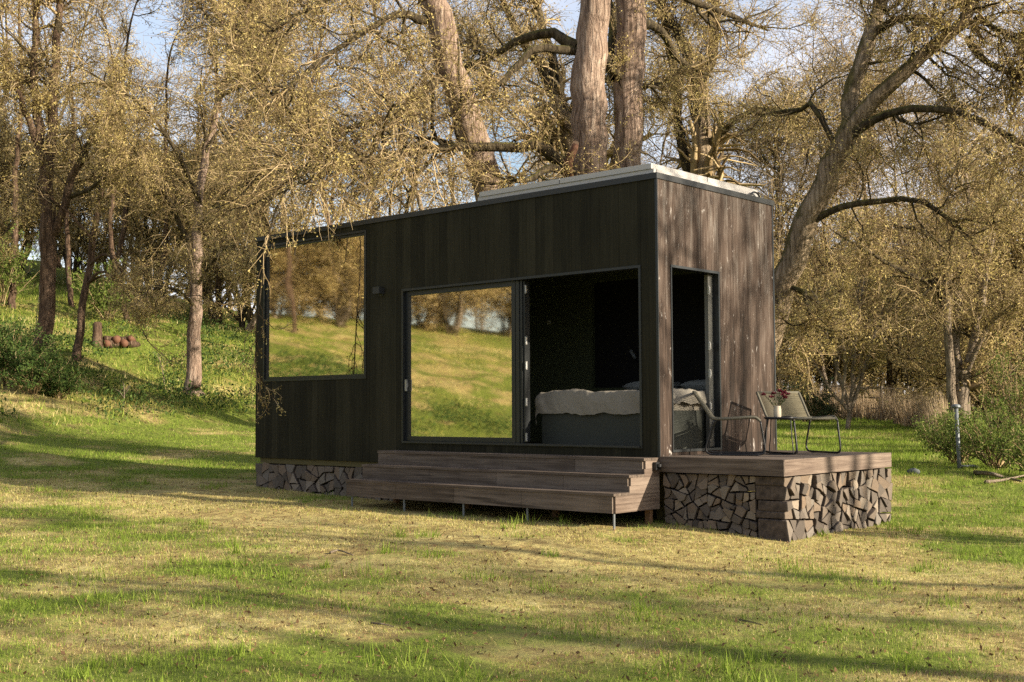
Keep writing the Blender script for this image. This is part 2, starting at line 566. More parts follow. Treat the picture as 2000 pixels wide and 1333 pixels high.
def blades(x, y, h, w, lean, flat, rng):
    n = len(x)
    z = gz(x, y) - 0.004
    az = rng.uniform(0, 2 * np.pi, n); fa = rng.uniform(0, 2 * np.pi, n)
    ln = lean * rng.random(n)
    b = np.stack([x, y, z], -1)
    side = np.stack([np.cos(fa), np.sin(fa), 0 * x], -1) * (w / 2)[:, None]
    tip = b + np.stack([np.cos(az) * ln * h, np.sin(az) * ln * h, h * np.sqrt(np.clip(1 - (ln * flat) ** 2, 0.02, 1))], -1)
    V = np.stack([b - side, b + side, tip], 1).reshape(-1, 3)
    return V


def scatter(n, d0, d1, a0, a1, pw):
    u = rng.random(n)
    d = (d0 ** pw + u * (d1 ** pw - d0 ** pw)) ** (1 / pw)
    a = rng.uniform(R_(a0), R_(a1), n)
    return CAM[0] + d * np.cos(a), CAM[1] + d * np.sin(a), d


fa_ = 131.92
x, y, d = scatter(640000, 4.6, 46, fa_ - 29, fa_ + 29, 0.55)
ok = ~blocked(x, y)
x, y, d = x[ok], y[ok], d[ok]
gr = greenness(x, y)
tuft = sstep(0.55, 0.75, fbm(x, y, 0.55, 41, 3))
bare = sstep(0.60, 0.70, fbm(x, y, 1.5, 51, 3)) * (1 - sstep(0.55, 0.8, gr)) * (d < 20)
keep = rng.random(len(x)) > bare * 0.9
x, y, d, gr, tuft = x[keep], y[keep], d[keep], gr[keep], tuft[keep]
p = rng.random(len(x))
isg = p < gr * 0.85 + 0.05 + 0.35 * tuft * gr
iso = (~isg) & (rng.random(len(x)) < 0.45)
far = 1 + 0.055 * (d - 6)
h = np.where(isg, rng.uniform(0.014, 0.036, len(x)) * (1 + 1.5 * tuft * rng.random(len(x))), rng.uniform(0.01, 0.03, len(x))) * np.minimum(far, 1.9)
h = h * (1 + 0.5 * sstep(5, 15, y))
w = rng.uniform(0.003, 0.006, len(x)) * far
lean = np.where(isg, 0.95, 1.25)
Vb = blades(x, y, h, w, lean, 0.85, rng)
Ft = np.arange(len(Vb)).reshape(-1, 3)
mi = np.where(isg, 0, np.where(iso, 1, 2))
grass = mk('grass', Vb, [(Ft[mi == 0], 0), (Ft[mi == 1], 1), (Ft[mi == 2], 2)], [M['blade_g'], M['blade_o'], M['blade_d']])
tag(grass, 'short patchy lawn grass, green tufts among dry straw', 'grass', kind='stuff')

# rank tufts standing above the turf
x, y, d = scatter(420, 4.9, 34, fa_ - 28, fa_ + 28, 0.9)
ok = ~blocked(x, y); x, y, d = x[ok], y[ok], d[ok]
ok = rng.random(len(x)) < 0.25 + greenness(x, y); x, y, d = x[ok], y[ok], d[ok]
k_n = 46
sz_ = rng.uniform(0.05, 0.20, len(x)).repeat(k_n)
tx = x.repeat(k_n) + rng.normal(size=len(x) * k_n) * sz_ * 0.6; ty = y.repeat(k_n) + rng.normal(size=len(x) * k_n) * sz_ * 0.6
ok = ~blocked(tx, ty)
td = d.repeat(k_n)
Vb = blades(tx, ty, (0.05 + rng.random(len(tx)) * 0.10) * (0.6 + sz_ * 3), rng.uniform(0.004, 0.008, len(tx)) * (1 + 0.03 * td), np.full(len(tx), 0.8), 0.9, rng).reshape(-1, 3, 3)[ok].reshape(-1, 3)
tag(mk('grass_tufts', Vb, [(np.arange(len(Vb)).reshape(-1, 3), 0)], M['blade_g']), 'taller dark green grass tufts scattered over the lawn', 'grass', kind='stuff')

# dead leaves and bits on the lawn
x, y, d = scatter(9000, 4.8, 26, fa_ - 28, fa_ + 28, 0.9)
ok = ~blocked(x, y); x, y = x[ok], y[ok]


def quads_at(P, size, rng, droop=0.0):
    """random little leaf quads centred at P"""
    n = len(P)
    a = rng.normal(size=(n, 3)); a[:, 2] -= droop
    a /= np.linalg.norm(a, axis=1)[:, None]
    b = rng.normal(size=(n, 3)); b -= a * (a * b).sum(1)[:, None]
    b /= np.linalg.norm(b, axis=1)[:, None]
    s = (size * rng.uniform(0.6, 1.4, n))[:, None]
    L = a * s; S = b * s * rng.uniform(0.28, 0.5, n)[:, None]
    V = np.stack([P - L * 0.5, P + S * 0.5 - L * 0.05, P + L * 0.5, P - S * 0.5 - L * 0.05], 1)
    return V.reshape(-1, 3)


P = np.stack([x, y, gz(x, y) + 0.012], -1)
Vl = quads_at(P, 0.035, rng)
tag(mk('leaf_litter', Vl, [(np.arange(len(Vl)).reshape(-1, 4), 0)], M['litter']), 'scattered brown dead leaves lying in the lawn', 'leaf litter', kind='stuff')

# ------------------------------------------------------------------ cabin
L, Wd, H, B = 7.284, 2.5, 3.366, 0.078
OPW = [(-7.095, -4.80, 1.20, 3.225), (-4.09, -0.2245, 0.34, 2.361)]      # openings in the long front
OPS = [(0.2393, 1.2349, 0.2964, 2.3673)]                                # opening in the short side
cabin = empty('tiny_cabin', (0, 0, B))
tag(cabin, 'flat roofed black timber tiny house with large windows and open bedroom corner', 'tiny house')
cab_parts = []


def cpart(o):
    o.parent = cabin
    o.matrix_parent_inverse = Matrix.Translation((0, 0, -B))
    return o


def boards(a0, a1, z0, z1, openings, width, place, seed):
    rg = np.random.default_rng(seed)
    cuts = [a0]
    while cuts[-1] < a1 - width * 1.4:
        cuts.append(cuts[-1] + width * rg.uniform(0.92, 1.08))
    cuts.append(a1)
    edges = sorted(set(cuts + [e for o in openings for e in o[:2]]))
    mb = MB()
    for s, e in zip(edges[:-1], edges[1:]):
        if e - s < 0.004: continue
        c = (s + e) / 2
        spans = [(z0, z1)]
        for o in openings:
            if o[0] < c < o[1]:
                new = []
                for (p_, q_) in spans:
                    if p_ < o[2]: new.append((p_, o[2]))
                    if q_ > o[3]: new.append((o[3], q_))
                spans = new
        prou = rg.uniform(0, 0.0025)
        for (p_, q_) in spans:
            place(mb, s + 0.001, e - 0.001, p_, q_, prou)
    return mb


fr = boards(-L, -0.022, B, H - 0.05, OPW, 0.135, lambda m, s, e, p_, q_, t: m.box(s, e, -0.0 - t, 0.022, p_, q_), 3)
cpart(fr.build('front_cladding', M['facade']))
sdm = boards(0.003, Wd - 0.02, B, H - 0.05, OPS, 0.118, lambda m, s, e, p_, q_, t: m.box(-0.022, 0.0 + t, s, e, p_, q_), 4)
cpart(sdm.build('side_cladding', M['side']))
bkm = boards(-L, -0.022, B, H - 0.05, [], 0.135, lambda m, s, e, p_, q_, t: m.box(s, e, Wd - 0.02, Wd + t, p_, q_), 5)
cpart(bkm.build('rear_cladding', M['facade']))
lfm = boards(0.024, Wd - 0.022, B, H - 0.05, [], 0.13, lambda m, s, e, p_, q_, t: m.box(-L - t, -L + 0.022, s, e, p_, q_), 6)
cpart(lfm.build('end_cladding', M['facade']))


def wall_with_holes(a0, a1, z0, z1, openings, put):
    es = sorted(set([a0, a1] + [e for o in openings for e in o[:2]]))
    for s, e in zip(es[:-1], es[1:]):
        c = (s + e) / 2; z = z0
        for o in sorted([o for o in openings if o[0] < c < o[1]], key=lambda o: o[2]):
            put(s, e, z, o[2]); z = o[3]
        put(s, e, z, z1)


iw = MB()
wall_with_holes(-L + 0.03, -0.03, B + 0.01, H - 0.06, OPW, lambda s, e, p_, q_: iw.box(s, e, 0.026, 0.12, p_, q_))
wall_with_holes(0.123, Wd - 0.13, B + 0.01, H - 0.06, OPS, lambda s, e, p_, q_: iw.box(-0.12, -0.026, s, e, p_, q_))
iw.box(-L + 0.026, -L + 0.12, 0.123, Wd - 0.13, B + 0.01, H - 0.06)
nx0, nx1, nz0, nz1 = -2.72, -0.5, 1.06, 2.52
wall_with_holes(-L + 0.123, -0.123, B + 0.01, H - 0.06, [(nx0, nx1, nz0, nz1)], lambda s, e, p_, q_: iw.box(s, e, 2.3, 2.36, p_, q_))
iw.box(-4.30, -4.22, 0.123, 0.9, 0.301, 2.99)      # short partition beside the sliding door
cpart(iw.build('inner_wall', M['inner']))
nb = MB(); nb.box(nx0 - 0.02, nx1 + 0.02, 2.365, 2.47, nz0 - 0.02, nz1 + 0.02)  # black panel closing the back of the wall niche
cpart(nb.build('niche_back', M['niche']))
fl = MB(); fl.box(-L + 0.125, -0.125, 0.125, 2.295, 0.2, 0.30)
cpart(fl.build('floor', M['floor']))
ce = MB(); ce.box(-L + 0.125, -0.125, 0.125, 2.295, 2.95, 3.0)
cpart(ce.build('ceiling', M['inner']))
rf = MB()
rf.box(-L - 0.01, 0.008, -0.012, Wd + 0.01, H - 0.045, H - 0.012)
roof = cpart(rf.build('roof', M['flash']))
ft = MB()
ft.box(-L - 0.018, 0.016, -0.02, -0.0125, H - 0.065, H)
ft.box(0.0085, 0.016, -0.0125, Wd + 0.018, H - 0.065, H)
ft.box(-L - 0.018, 0.0085, Wd + 0.0105, Wd + 0.018, H - 0.065, H)
ft.box(-L - 0.018, -L - 0.0105, -0.0125, Wd + 0.0105, H - 0.065, H)
fo = ft.build('roof_flashing', M['flash']); fo.parent = roof
cpart_corner = MB()
cpart_corner.box(-0.0215, 0.009, -0.009, 0.0025, B, H - 0.066)
cpart(cpart_corner.build('corner_trim', M['frame']))
ct = MB(); ct.box(-0.03, 0.007, Wd - 0.0195, Wd + 0.008, B, H - 0.066)
cpart(ct.build('corner_trim', M['frame']))


def window_unit(name, x0, x1, z0, z1, fwid, ydepth, glass=True):
    f = MB()
    f.box(x0, x1, ydepth, ydepth + 0.06, z0, z0 + fwid)
    f.box(x0, x1, ydepth, ydepth + 0.06, z1 - fwid, z1)
    f.box(x0, x0 + fwid, ydepth, ydepth + 0.06, z0 + fwid, z1 - fwid)
    f.box(x1 - fwid, x1, ydepth, ydepth + 0.06, z0 + fwid, z1 - fwid)
    o = cpart(f.build(name, M['frame']))
    if glass:
        p_ = MB(); p_.box(x0 + fwid - 0.004, x1 - fwid + 0.004, ydepth + 0.022, ydepth + 0.03, z0 + fwid - 0.004, z1 - fwid + 0.004)
        po = p_.build('pane', M['glass']); po.parent = o
    return o


# reveals: flat dark lining boards proud of the boards by 8 mm
def lining(name, x0, x1, z0, z1):
    m = MB(); t = 0.028
    m.box(x0 - 0.001, x1 + 0.001, -0.012, 0.10, z1 - t, z1 + 0.002)
    m.box(x0 - 0.001, x1 + 0.001, -0.012, 0.10, z0 - 0.002, z0 + t)
    m.box(x0 - 0.001, x0 + t, -0.012, 0.10, z0 + t, z1 - t)
    m.box(x1 - t, x1 + 0.001, -0.012, 0.10, z0 + t, z1 - t)
    return cpart(m.build(name, M['frame']))


lining('window_lining', *OPW[0])
window_unit('fixed_window', -7.065, -4.83, 1.229, 3.196, 0.035, 0.01)
lining('door_lining', *OPW[1])
slide = window_unit('sliding_door', -4.06, -2.125, 0.37, 2.33, 0.06, 0.035)
hb = MB(); hb.box(-4.045, -4.02, 0.005, 0.034, 1.02, 1.17); hb.box(-4.055, -4.01, 0.022, 0.034, 1.07, 1.12)
ho = hb.build('door_handle', M['silver']); ho.parent = slide
# folded leaf standing in the opening beside the sliding door
lf = MB()
lf.box(-2.115, -2.06, 0.035, 0.115, 0.37, 2.33)
lf.box(-2.055, -2.02, 0.045, 0.14, 0.37, 2.33)
lf.box(-2.015, -1.99, 0.06, 0.15, 0.38, 2.32)
leafo = cpart(lf.build('folded_door_leaf', M['frame']))
for zz in (2.22, 1.60, 1.30, 0.86, 0.44):
    hm = MB(); hm.box(-1.992, -1.972, 0.06, 0.085, zz - 0.05, zz + 0.05); hm.tube([(-1.975, 0.06, zz - 0.04), (-1.975, 0.06, zz + 0.04)], 0.011, 8)
    q = hm.build('hinge', M['silver']); q.parent = leafo
sill = MB()
sill.box(-4.06, -0.25, -0.03, 0.12, 0.345, 0.366)
for k in range(9):
    xx = -3.9 + k * 0.44
    sill.box(xx, xx + 0.07, -0.032, -0.0305, 0.349, 0.358)
cpart(sill.build('door_track', M['flash']))
# side window: lining and folded leaf
m = MB(); y0, y1, z0, z1 = OPS[0]; t = 0.026
m.box(-0.12, 0.012, y0 - 0.001, y1 + 0.001, z1 - t, z1 + 0.002)
m.box(-0.12, 0.012, y0 - 0.001, y1 + 0.001, z0 - 0.002, z0 + t)
m.box(-0.12, 0.012, y0 - 0.001, y0 + t * 0.7, z0 + t, z1 - t)
m.box(-0.12, 0.012, y1 - t, y1 + 0.001, z0 + t, z1 - t)
cpart(m.build('corner_window_lining', M['frame']))
m = MB()
m.box(-0.12, -0.07, y1 - 0.125, y1 - 0.028, z0 + t + 0.01, z1 - t - 0.01)
lf2 = cpart(m.build('folded_window_leaf', plain('grey_leaf_edge', (0.10, 0.10, 0.09), 0.5)))
for zz in (2.15, 1.5, 1.18, 0.80):
    hm = MB(); hm.box(-0.068, -0.05, y1 - 0.14, y1 - 0.118, zz - 0.05, zz + 0.05); hm.tube([(-0.05, y1 - 0.125, zz - 0.035), (-0.05, y1 - 0.125, zz + 0.035)], 0.01, 8)
    q = hm.build('hinge', M['silver']); q.parent = lf2
# wall lamp
m = MB(); m.box(-4.56, -4.43, -0.10, -0.006, 2.325, 2.415); m.box(-4.54, -4.45, -0.012, -0.0045, 2.30, 2.325)
cpart(m.build('wall_lamp', M['flash']))
# chassis and beam under the floor
m = MB()
m.box(-7.15, -0.05, 0.35, 0.5, -0.12, B - 0.004); m.box(-7.15, -0.05, 2.0, 2.15, -0.12, B - 0.004)
m.box(-7.20, -4.3, 0.03, 0.12, 0.0, B - 0.004)
for xx in (-6.9, -5.0, -3.2, -1.4, -0.3):
    m.box(xx, xx + 0.1, 0.55, 1.95, -0.10, B - 0.006)
    for yy in (0.38, 2.03):
        m.box(xx - 0.02, xx + 0.12, yy, yy + 0.1, -0.75, -0.121)
cpart(m.build('chassis', plain('chassis_timber', (0.09, 0.075, 0.03), 0.8)))
m = MB(); m.box(-7.15, -0.15, 0.62, 0.66, -0.7, -0.125)  # black board added under the floor to stop light leaking through from behind
cpart(m.build('underfloor_light_block', M['niche']))

# solar panels on the roof
for (xa, xb) in ((-2.72, -1.425), (-1.41, -0.10)):
    for (ya, yb) in ((0.04, 1.17), (1.185, 2.32)):
        f = MB(); z0, z1, t = 3.43, 3.49, 0.035
        f.box(xa, xb, ya, ya + t, z0, z1); f.box(xa, xb, yb - t, yb, z0, z1)
        f.box(xa, xa + t, ya + t, yb - t, z0, z1); f.box(xb - t, xb, ya + t, yb - t, z0, z1)
        po = cpart(f.build('solar_panel', M['alu']))
        c_ = MB(); c_.box(xa + t, xb - t, ya + t, yb - t, z1 - 0.02, z1 - 0.006)
        co = c_.build('solar_cells', M['cell']); co.parent = po
m = MB()
for yy in (0.055, 1.10, 2.28):
    m.box(-2.76, -0.075, yy, yy + 0.05, 3.356, 3.429)
m.box(-0.12, -0.07, 0.11, 2.27, 3.375, 3.428)
cpart(m.build('mounting_rail', M['alu']))
m = MB()
m.tube([(-0.05 + 0.02, 2.14 + 0.11 * math.cos(a), 3.36 + 0.07 * math.sin(a)) for a in np.linspace(0, math.pi, 12)], 0.012, 6)
cpart(m.build('cable', M['black']))

# ------------------------------------------------------------------ bed, lamp, lantern
bed = empty('bed', (-1.08, 1.3, 0.30))
tag(bed, 'double bed with rumpled cream linen duvet inside the open cabin corner', 'bed')


def bpart(o, root):
    o.parent = root
    o.matrix_parent_inverse = Matrix.Translation(-Vector(root.location))
    return o


m = MB(); m.box(-2.02, -0.16, 0.40, 2.27, 0.301, 0.75); m.box(-2.0, -0.18, 0.395, 0.3995, 0.33, 0.72)
bpart(m.build('bed_base', M['bedbase']), bed)
m = MB(); m.box(-2.00, -0.18, 0.42, 2.26, 0.752, 0.93)
bpart(m.build('mattress', M['linen']), bed)


def drape(x0, x1, y0, y1, ztop, hang_l, hang_r, hang_f, n, seed, amp):
    us = np.linspace(x0 - hang_l, x1 + hang_r, n); vs = np.linspace(y0 - hang_f, y1, int(n * 0.9))
    U, Vv = np.meshgrid(us, vs, indexing='ij')
    hf = hang_f * (0.88 + 0.2 * vnoise(U, U * 0, 0.7, seed + 3))
    ol = np.clip(x0 - U, 0, None); orr = np.clip(U - x1, 0, None)
    of = np.clip(y0 - Vv, 0, None) * (hf / hang_f)
    rr = 0.07
    Xc = np.clip(U, x0, x1) - rr * (1 - np.exp(-ol / rr)) + rr * (1 - np.exp(-orr / rr))
    Yc = np.maximum(Vv, y0) - rr * (1 - np.exp(-of / rr))
    over = ol + orr + of
    wr = amp * (fbm(U * 1.0 + 0.6 * Vv, Vv * 0.6, 0.30, seed, 4) - 0.5) + amp * 0.8 * np.abs(fbm(U - 0.8 * Vv, Vv, 0.22, seed + 9, 3) - 0.5)
    Z = ztop + wr - np.clip(over - 0.035, 0, None)
    fold = 0.055 * (fbm(U + 0.5 * Vv, Vv * 0.4, 0.20, seed + 5, 3) - 0.5) * np.clip(over / 0.1, 0, 1)
    Yc = Yc - fold * (of > 0); Xc = Xc + fold * (orr > 0) - fold * (ol > 0)
    Vt = np.stack([Xc, Yc, Z], -1).reshape(-1, 3)
    a, b = U.shape
    I = np.arange(a * b).reshape(a, b)
    return Vt, np.stack([I[:-1, :-1], I[1:, :-1], I[1:, 1:], I[:-1, 1:]], -1).reshape(-1, 4)


Vt, Fq = drape(-2.03, -0.17, 0.42, 1.75, 0.975, 0.20, 0.20, 0.30, 150, 4, 0.085)
bpart(mk('duvet', Vt, [(Fq, 0)], M['linen'], smooth=True), bed)
Vt, Fq = drape(-1.99, -0.18, 1.72, 2.26, 0.99, 0.05, 0.22, 0.03, 70, 14, 0.12)
bpart(mk('blanket', Vt, [(Fq, 0)], M['blanket'], smooth=True), bed)
m = MB()
for i in range(2):
    cx = -1.5 + i * 0.9
    us, vs = np.linspace(-1, 1, 18), np.linspace(-1, 1, 12)
    for s_ in (1, -1):
        U, Vv = np.meshgrid(us, vs, indexing='ij')
        Z = 1.06 + s_ * 0.075 * np.sqrt(np.clip((1 - U ** 4) * (1 - Vv ** 4), 0, 1))
        I = np.arange(18 * 12).reshape(18, 12)
        m.add(np.stack([cx + U * 0.38, 2.03 + Vv * 0.19, Z], -1), [tuple(q) for q in np.stack([I[:-1, :-1], I[1:, :-1], I[1:, 1:], I[:-1, 1:]], -1).reshape(-1, 4)])
bpart(m.build('pillow', M['blanket'], smooth=True), bed)
lampo = empty('reading_lamp', (-1.9, 2.29, 1.35))
tag(lampo, 'small tilted tube reading lamp on the black panel behind the bed', 'reading lamp')
m = MB(); m.tube([(-1.99, 2.2, 1.55), (-1.90, 2.17, 1.44)], 0.022, 12)
bpart(m.build('lamp_head', M['galv']), lampo)
m = MB(); m.tube([(-1.93, 2.19, 1.47), (-1.93, 2.28, 1.40), (-1.93, 2.366, 1.36)], 0.007, 6)
m.lathe([(0.03, 0), (0.03, 0.012)], 12, at=(-1.93, 2.34, 1.35))
bpart(m.build('lamp_arm', M['black']), lampo)
sw = MB(); sw.box(-3.52, -3.46, 2.285, 2.2995, 1.98, 2.04)
cpart(sw.build('light_switch', M['silver']))
lan = empty('lantern', (-3.78, 0.24, 0.301))
tag(lan, 'small pale glass lantern on the floor behind the sliding door', 'lantern')
m = MB(); m.lathe([(0.07, 0), (0.075, 0.01), (0.075, 0.16), (0.05, 0.2), (0.035, 0.21)], 16); m.build('lantern_glass', M['wax'], lan, True)
m = MB(); m.tube([(0.06 * math.cos(a), 0, 0.2 + 0.08 * math.sin(a)) for a in np.linspace(0, math.pi, 10)], 0.005, 5); m.build('handle', M['black'], lan)
bt = empty('bottle', (-6.6, 0.22, 1.24))
tag(bt, 'dark green bottle standing on the sill inside the fixed window', 'bottle')
m = MB(); m.lathe([(0.05, 0), (0.055, 0.02), (0.055, 0.17), (0.02, 0.23), (0.018, 0.3)], 16); m.build('bottle_glass', plain('bottle_green', (0.03, 0.05, 0.02), 0.2), bt, True)
m = MB(); m.lathe([(0.02, 0.29), (0.02, 0.32)], 10); m.build('cork', M['deck_x'], bt)
shelf = MB(); shelf.box(-7.0, -4.88, 0.125, 0.34, 1.20, 1.239)
cpart(shelf.build('window_shelf', M['inner']))

# ------------------------------------------------------------------ steps and deck
DZ = 0.2568
st = empty('timber_steps', (-2.1, -0.4, -0.3))
tag(st, 'three wide weathered timber steps along the front of the cabin', 'steps')


def planks(mb, x0, x1, y0, y1, z0, z1, n, along, gap=0.004):
    if along == 'x':
        w_ = (y1 - y0) / n
        for i in range(n): mb.box(x0, x1, y0 + i * w_ + gap / 2, y0 + (i + 1) * w_ - gap / 2, z0, z1)
    else:
        w_ = (x1 - x0) / n
        for i in range(n): mb.box(x0 + i * w_ + gap / 2, x0 + (i + 1) * w_ - gap / 2, y0, y1, z0, z1)


xl = -4.235
levels = [(-0.825, -0.556, -0.100), (-0.556, -0.288, 0.078), (-0.288, -0.03, 0.246)]
bottoms = [-0.305, -0.123, 0.055]
cutsx = [[-4.235, -3.32, -2.32, -1.28, -0.024], [-4.235, -3.0, -1.9, -0.9, -0.024], [-4.235, -2.05, -0.95, -0.024]]
for (ya, yb, zt), zb, cx_ in zip(levels, bottoms, cutsx):
    m = MB()
    planks(m, xl - 0.004, 0.004, ya - 0.012, yb - 0.002, zt - 0.028, zt, 2, 'x')
    bpart(m.build('tread', M['deck_x']), st)
    m = MB()
    for a, b in zip(cx_[:-1], cx_[1:]):
        m.box(a + 0.002, b - 0.002, ya, ya + 0.024, zb, zt - 0.0295)
    bpart(m.build('riser', M['deck_x']), st)
for xs0, xs1 in ((-0.0235, 0.0), (xl, xl + 0.0235)):
    m = MB()
    m.box(xs0, xs1, -0.8005, -0.012, -0.305, -0.2165)
    m.box(xs0, xs1, -0.8005, -0.012, -0.2145, -0.1295)
    m.box(xs0, xs1, -0.5545, -0.012, -0.1275, -0.036)
    m.box(xs0, xs1, -0.5315, -0.012, -0.034, 0.0485)
    m.box(xs0, xs1, -0.2865, -0.012, 0.0505, 0.132)
    m.box(xs0, xs1, -0.2635, -0.012, 0.134, 0.2165)
    bpart(m.build('side_panel', M['deck_y']), st)
for xx in (-0.03, -1.22, -2.2, -3.2, -4.16):
    m = MB(); m.tube([(xx, -0.79, -0.304), (xx, -0.79, -0.66)], 0.013, 8)
    bpart(m.build('leg', M['galv']), st)
sup = plain('support_timber', (0.16, 0.09, 0.045), 0.8)
for xx in (-0.09, -1.4, -2.8, -4.1):
    m = MB()
    m.box(xx - 0.03, xx + 0.03, -0.70, -0.1, -0.30, -0.22)
    m.box(xx - 0.03, xx + 0.03, -0.12, -0.06, -0.72, -0.2995)
    bpart(m.build('support_frame', sup), st)
sk = MB()
sk.box(0.001, 0.045, -0.135, -0.055, 0.115, 0.20)
sk.lathe([(0.028, 0), (0.028, 0.03)], 12, at=(0.055, -0.095, 0.15))
bpart(sk.build('power_socket', M['black']), st)

deck = empty('timber_deck', (0.75, 1.2, 0.1))
tag(deck, 'small square timber deck on stacked firewood beside the cabin end', 'deck')
m = MB()
planks(m, 0.014, 1.487, 0.005, 2.425, DZ - 0.028, DZ, 17, 'x', 0.006)
bpart(m.build('deck_boards', M['deck_x']), deck)
m = MB(); m.box(0.004, 1.513, -0.02, 0.003, 0.092, DZ - 0.001)
bpart(m.build('front_fascia', M['deck_x']), deck)
m = MB(); m.box(1.489, 1.513, 0.0045, 2.452, 0.092, DZ - 0.001)
bpart(m.build('side_fascia', M['deck_y']), deck)
m = MB(); m.box(0.012, 1.487, 2.428, 2.452, 0.092, DZ - 0.001)
bpart(m.build('rear_fascia', M['deck_x']), deck)
m = MB()
for xx in (0.1, 0.75, 1.40):
    m.box(xx, xx + 0.05, 0.05, 2.40, 0.10, DZ - 0.03)
bpart(m.build('joist', M['niche']), deck)

# ------------------------------------------------------------------ firewood
lrng = np.random.default_rng(11)


def parea(p_):
    x, y = p_[:, 0], p_[:, 1]
    return 0.5 * abs(np.dot(x, np.roll(y, -1)) - np.dot(y, np.roll(x, -1)))


def cut(poly, c, nrm):
    d = (poly - c) @ nrm
    A, Bp = [], []
    n = len(poly)
    for i in range(n):
        j = (i + 1) % n
        (A if d[i] >= 0 else Bp).append(poly[i])
        if d[i] * d[j] < 0:
            t = d[i] / (d[i] - d[j]); q = poly[i] + t * (poly[j] - poly[i])
            A.append(q); Bp.append(q)
    return np.array(A), np.array(Bp)


def split(poly, thr):
    if parea(poly) < thr * lrng.uniform(0.9, 1.15) or len(poly) < 3: return [poly]
    c = poly.mean(0) + lrng.normal(size=2) * 0.05 * math.sqrt(parea(poly))
    cov = np.cov((poly - poly.mean(0)).T)
    w_, v_ = np.linalg.eigh(cov)
    ax = v_[:, 1]
    a = math.atan2(ax[1], ax[0]) + lrng.uniform(-0.55, 0.55)
    p1, p2 = cut(poly, c, np.array([math.cos(a), math.sin(a)]))
    if len(p1) < 3 or len(p2) < 3: return [poly]
    return split(p1, thr) + split(p2, thr)


def woodpile(u0, u1, z0, z1, facing, front, length, label, group, thr):
    polys = []
    nseg = max(1, int(round((u1 - u0) / 0.62)))
    e = np.linspace(u0, u1, nseg + 1)
    jz = [z0 + (z1 - z0) * lrng.uniform(0.4, 0.6) for _ in range(nseg)]
    for i in range(nseg):
        polys += split(np.array([(e[i], z0), (e[i + 1], z0), (e[i + 1], z1), (e[i], z1)]), thr)
    for q in polys:
        if len(q) < 3 or parea(q) < 0.0012: continue
        c = q.mean(0)
        q = c + (q - c) * (1 - 0.013 / max(0.03, math.sqrt(parea(q)))) * lrng.uniform(0.95, 1.0)
        ar = sum((q[i][0] * q[(i + 1) % len(q)][1] - q[(i + 1) % len(q)][0] * q[i][1]) for i in range(len(q)))
        if ar < 0: q = q[::-1]
        # bulge one or two edges (bark side), nick the others
        out = []
        n = len(q); bul = lrng.integers(0, n)
        for i in range(n):
            a, b = q[i], q[(i + 1) % n]
            out.append(a + lrng.normal(size=2) * 0.003)
            ed = b - a; ln = np.linalg.norm(ed)
            nr = np.array([ed[1], -ed[0]]) / (ln + 1e-9)
            if ln > 0.05:
                k = 0.2 * ln if (i == bul and lrng.random() < 0.75) else lrng.uniform(-0.05, 0.03) * ln
                for t in (0.18, 0.5, 0.82):
                    out.append(a + ed * t + nr * k * (1 if t == 0.5 else 0.6) * lrng.uniform(0.8, 1.15))
        q = np.array(out); n = len(q)
        f0 = lrng.uniform(-0.018, 0.026); tilt = lrng.normal(size=2) * 0.10
        V = []
        for (s_, dep) in ((0.955, 0.0), (1.0, 0.009), (0.98, length)):
            for pt in q:
                uu, zz = c + (pt - c) * s_
                dd = f0 + dep + (((pt - c) @ tilt) if dep < 0.1 else 0) + lrng.normal() * 0.0015
                V.append((uu, dd, zz))
        V = np.array(V)
        if facing == '-y':
            loc = np.array([c[0], front + length / 2, c[1]]); Wv = np.stack([V[:, 0], front + V[:, 1], V[:, 2]], -1); flip = False
        else:
            loc = np.array([front - length / 2, c[0], c[1]]); Wv = np.stack([front - V[:, 1], V[:, 0], V[:, 2]], -1); flip = False
        cap = [list(range(n))]
        back = [list(range(2 * n, 3 * n))[::-1]]
        sides = []
        bev = []
        for i in range(n):
            j = (i + 1) % n
            bev.append((i, n + i, n + j, j)); sides.append((n + i, 2 * n + i, 2 * n + j, n + j))
        o = mk('firewood_log', Wv - loc, [(cap, 0), (back, 0), (bev, 0), (sides, 1)], [M['log_end'], M['log_side']])
        o.location = loc
        tag(o, label, 'log', group)


woodpile(0.02, 1.15, -0.60, 0.085, '-y', 0.035, 0.34, 'split firewood log stacked in the shaded front face under the deck', 'firewood under the deck front', 0.0118)
woodpile(0.03, 2.47, -0.66, 0.085, '+x', 1.495, 0.33, 'sunlit split firewood log stacked in the outer side under the deck', 'firewood under the deck side', 0.0215)
woodpile(-7.33, -4.3, -0.50, -0.004, '-y', 0.02, 0.33, 'grey split firewood log stacked low under the far end of the cabin', 'firewood under the cabin', 0.027)

# ------------------------------------------------------------------ chairs, table, vase


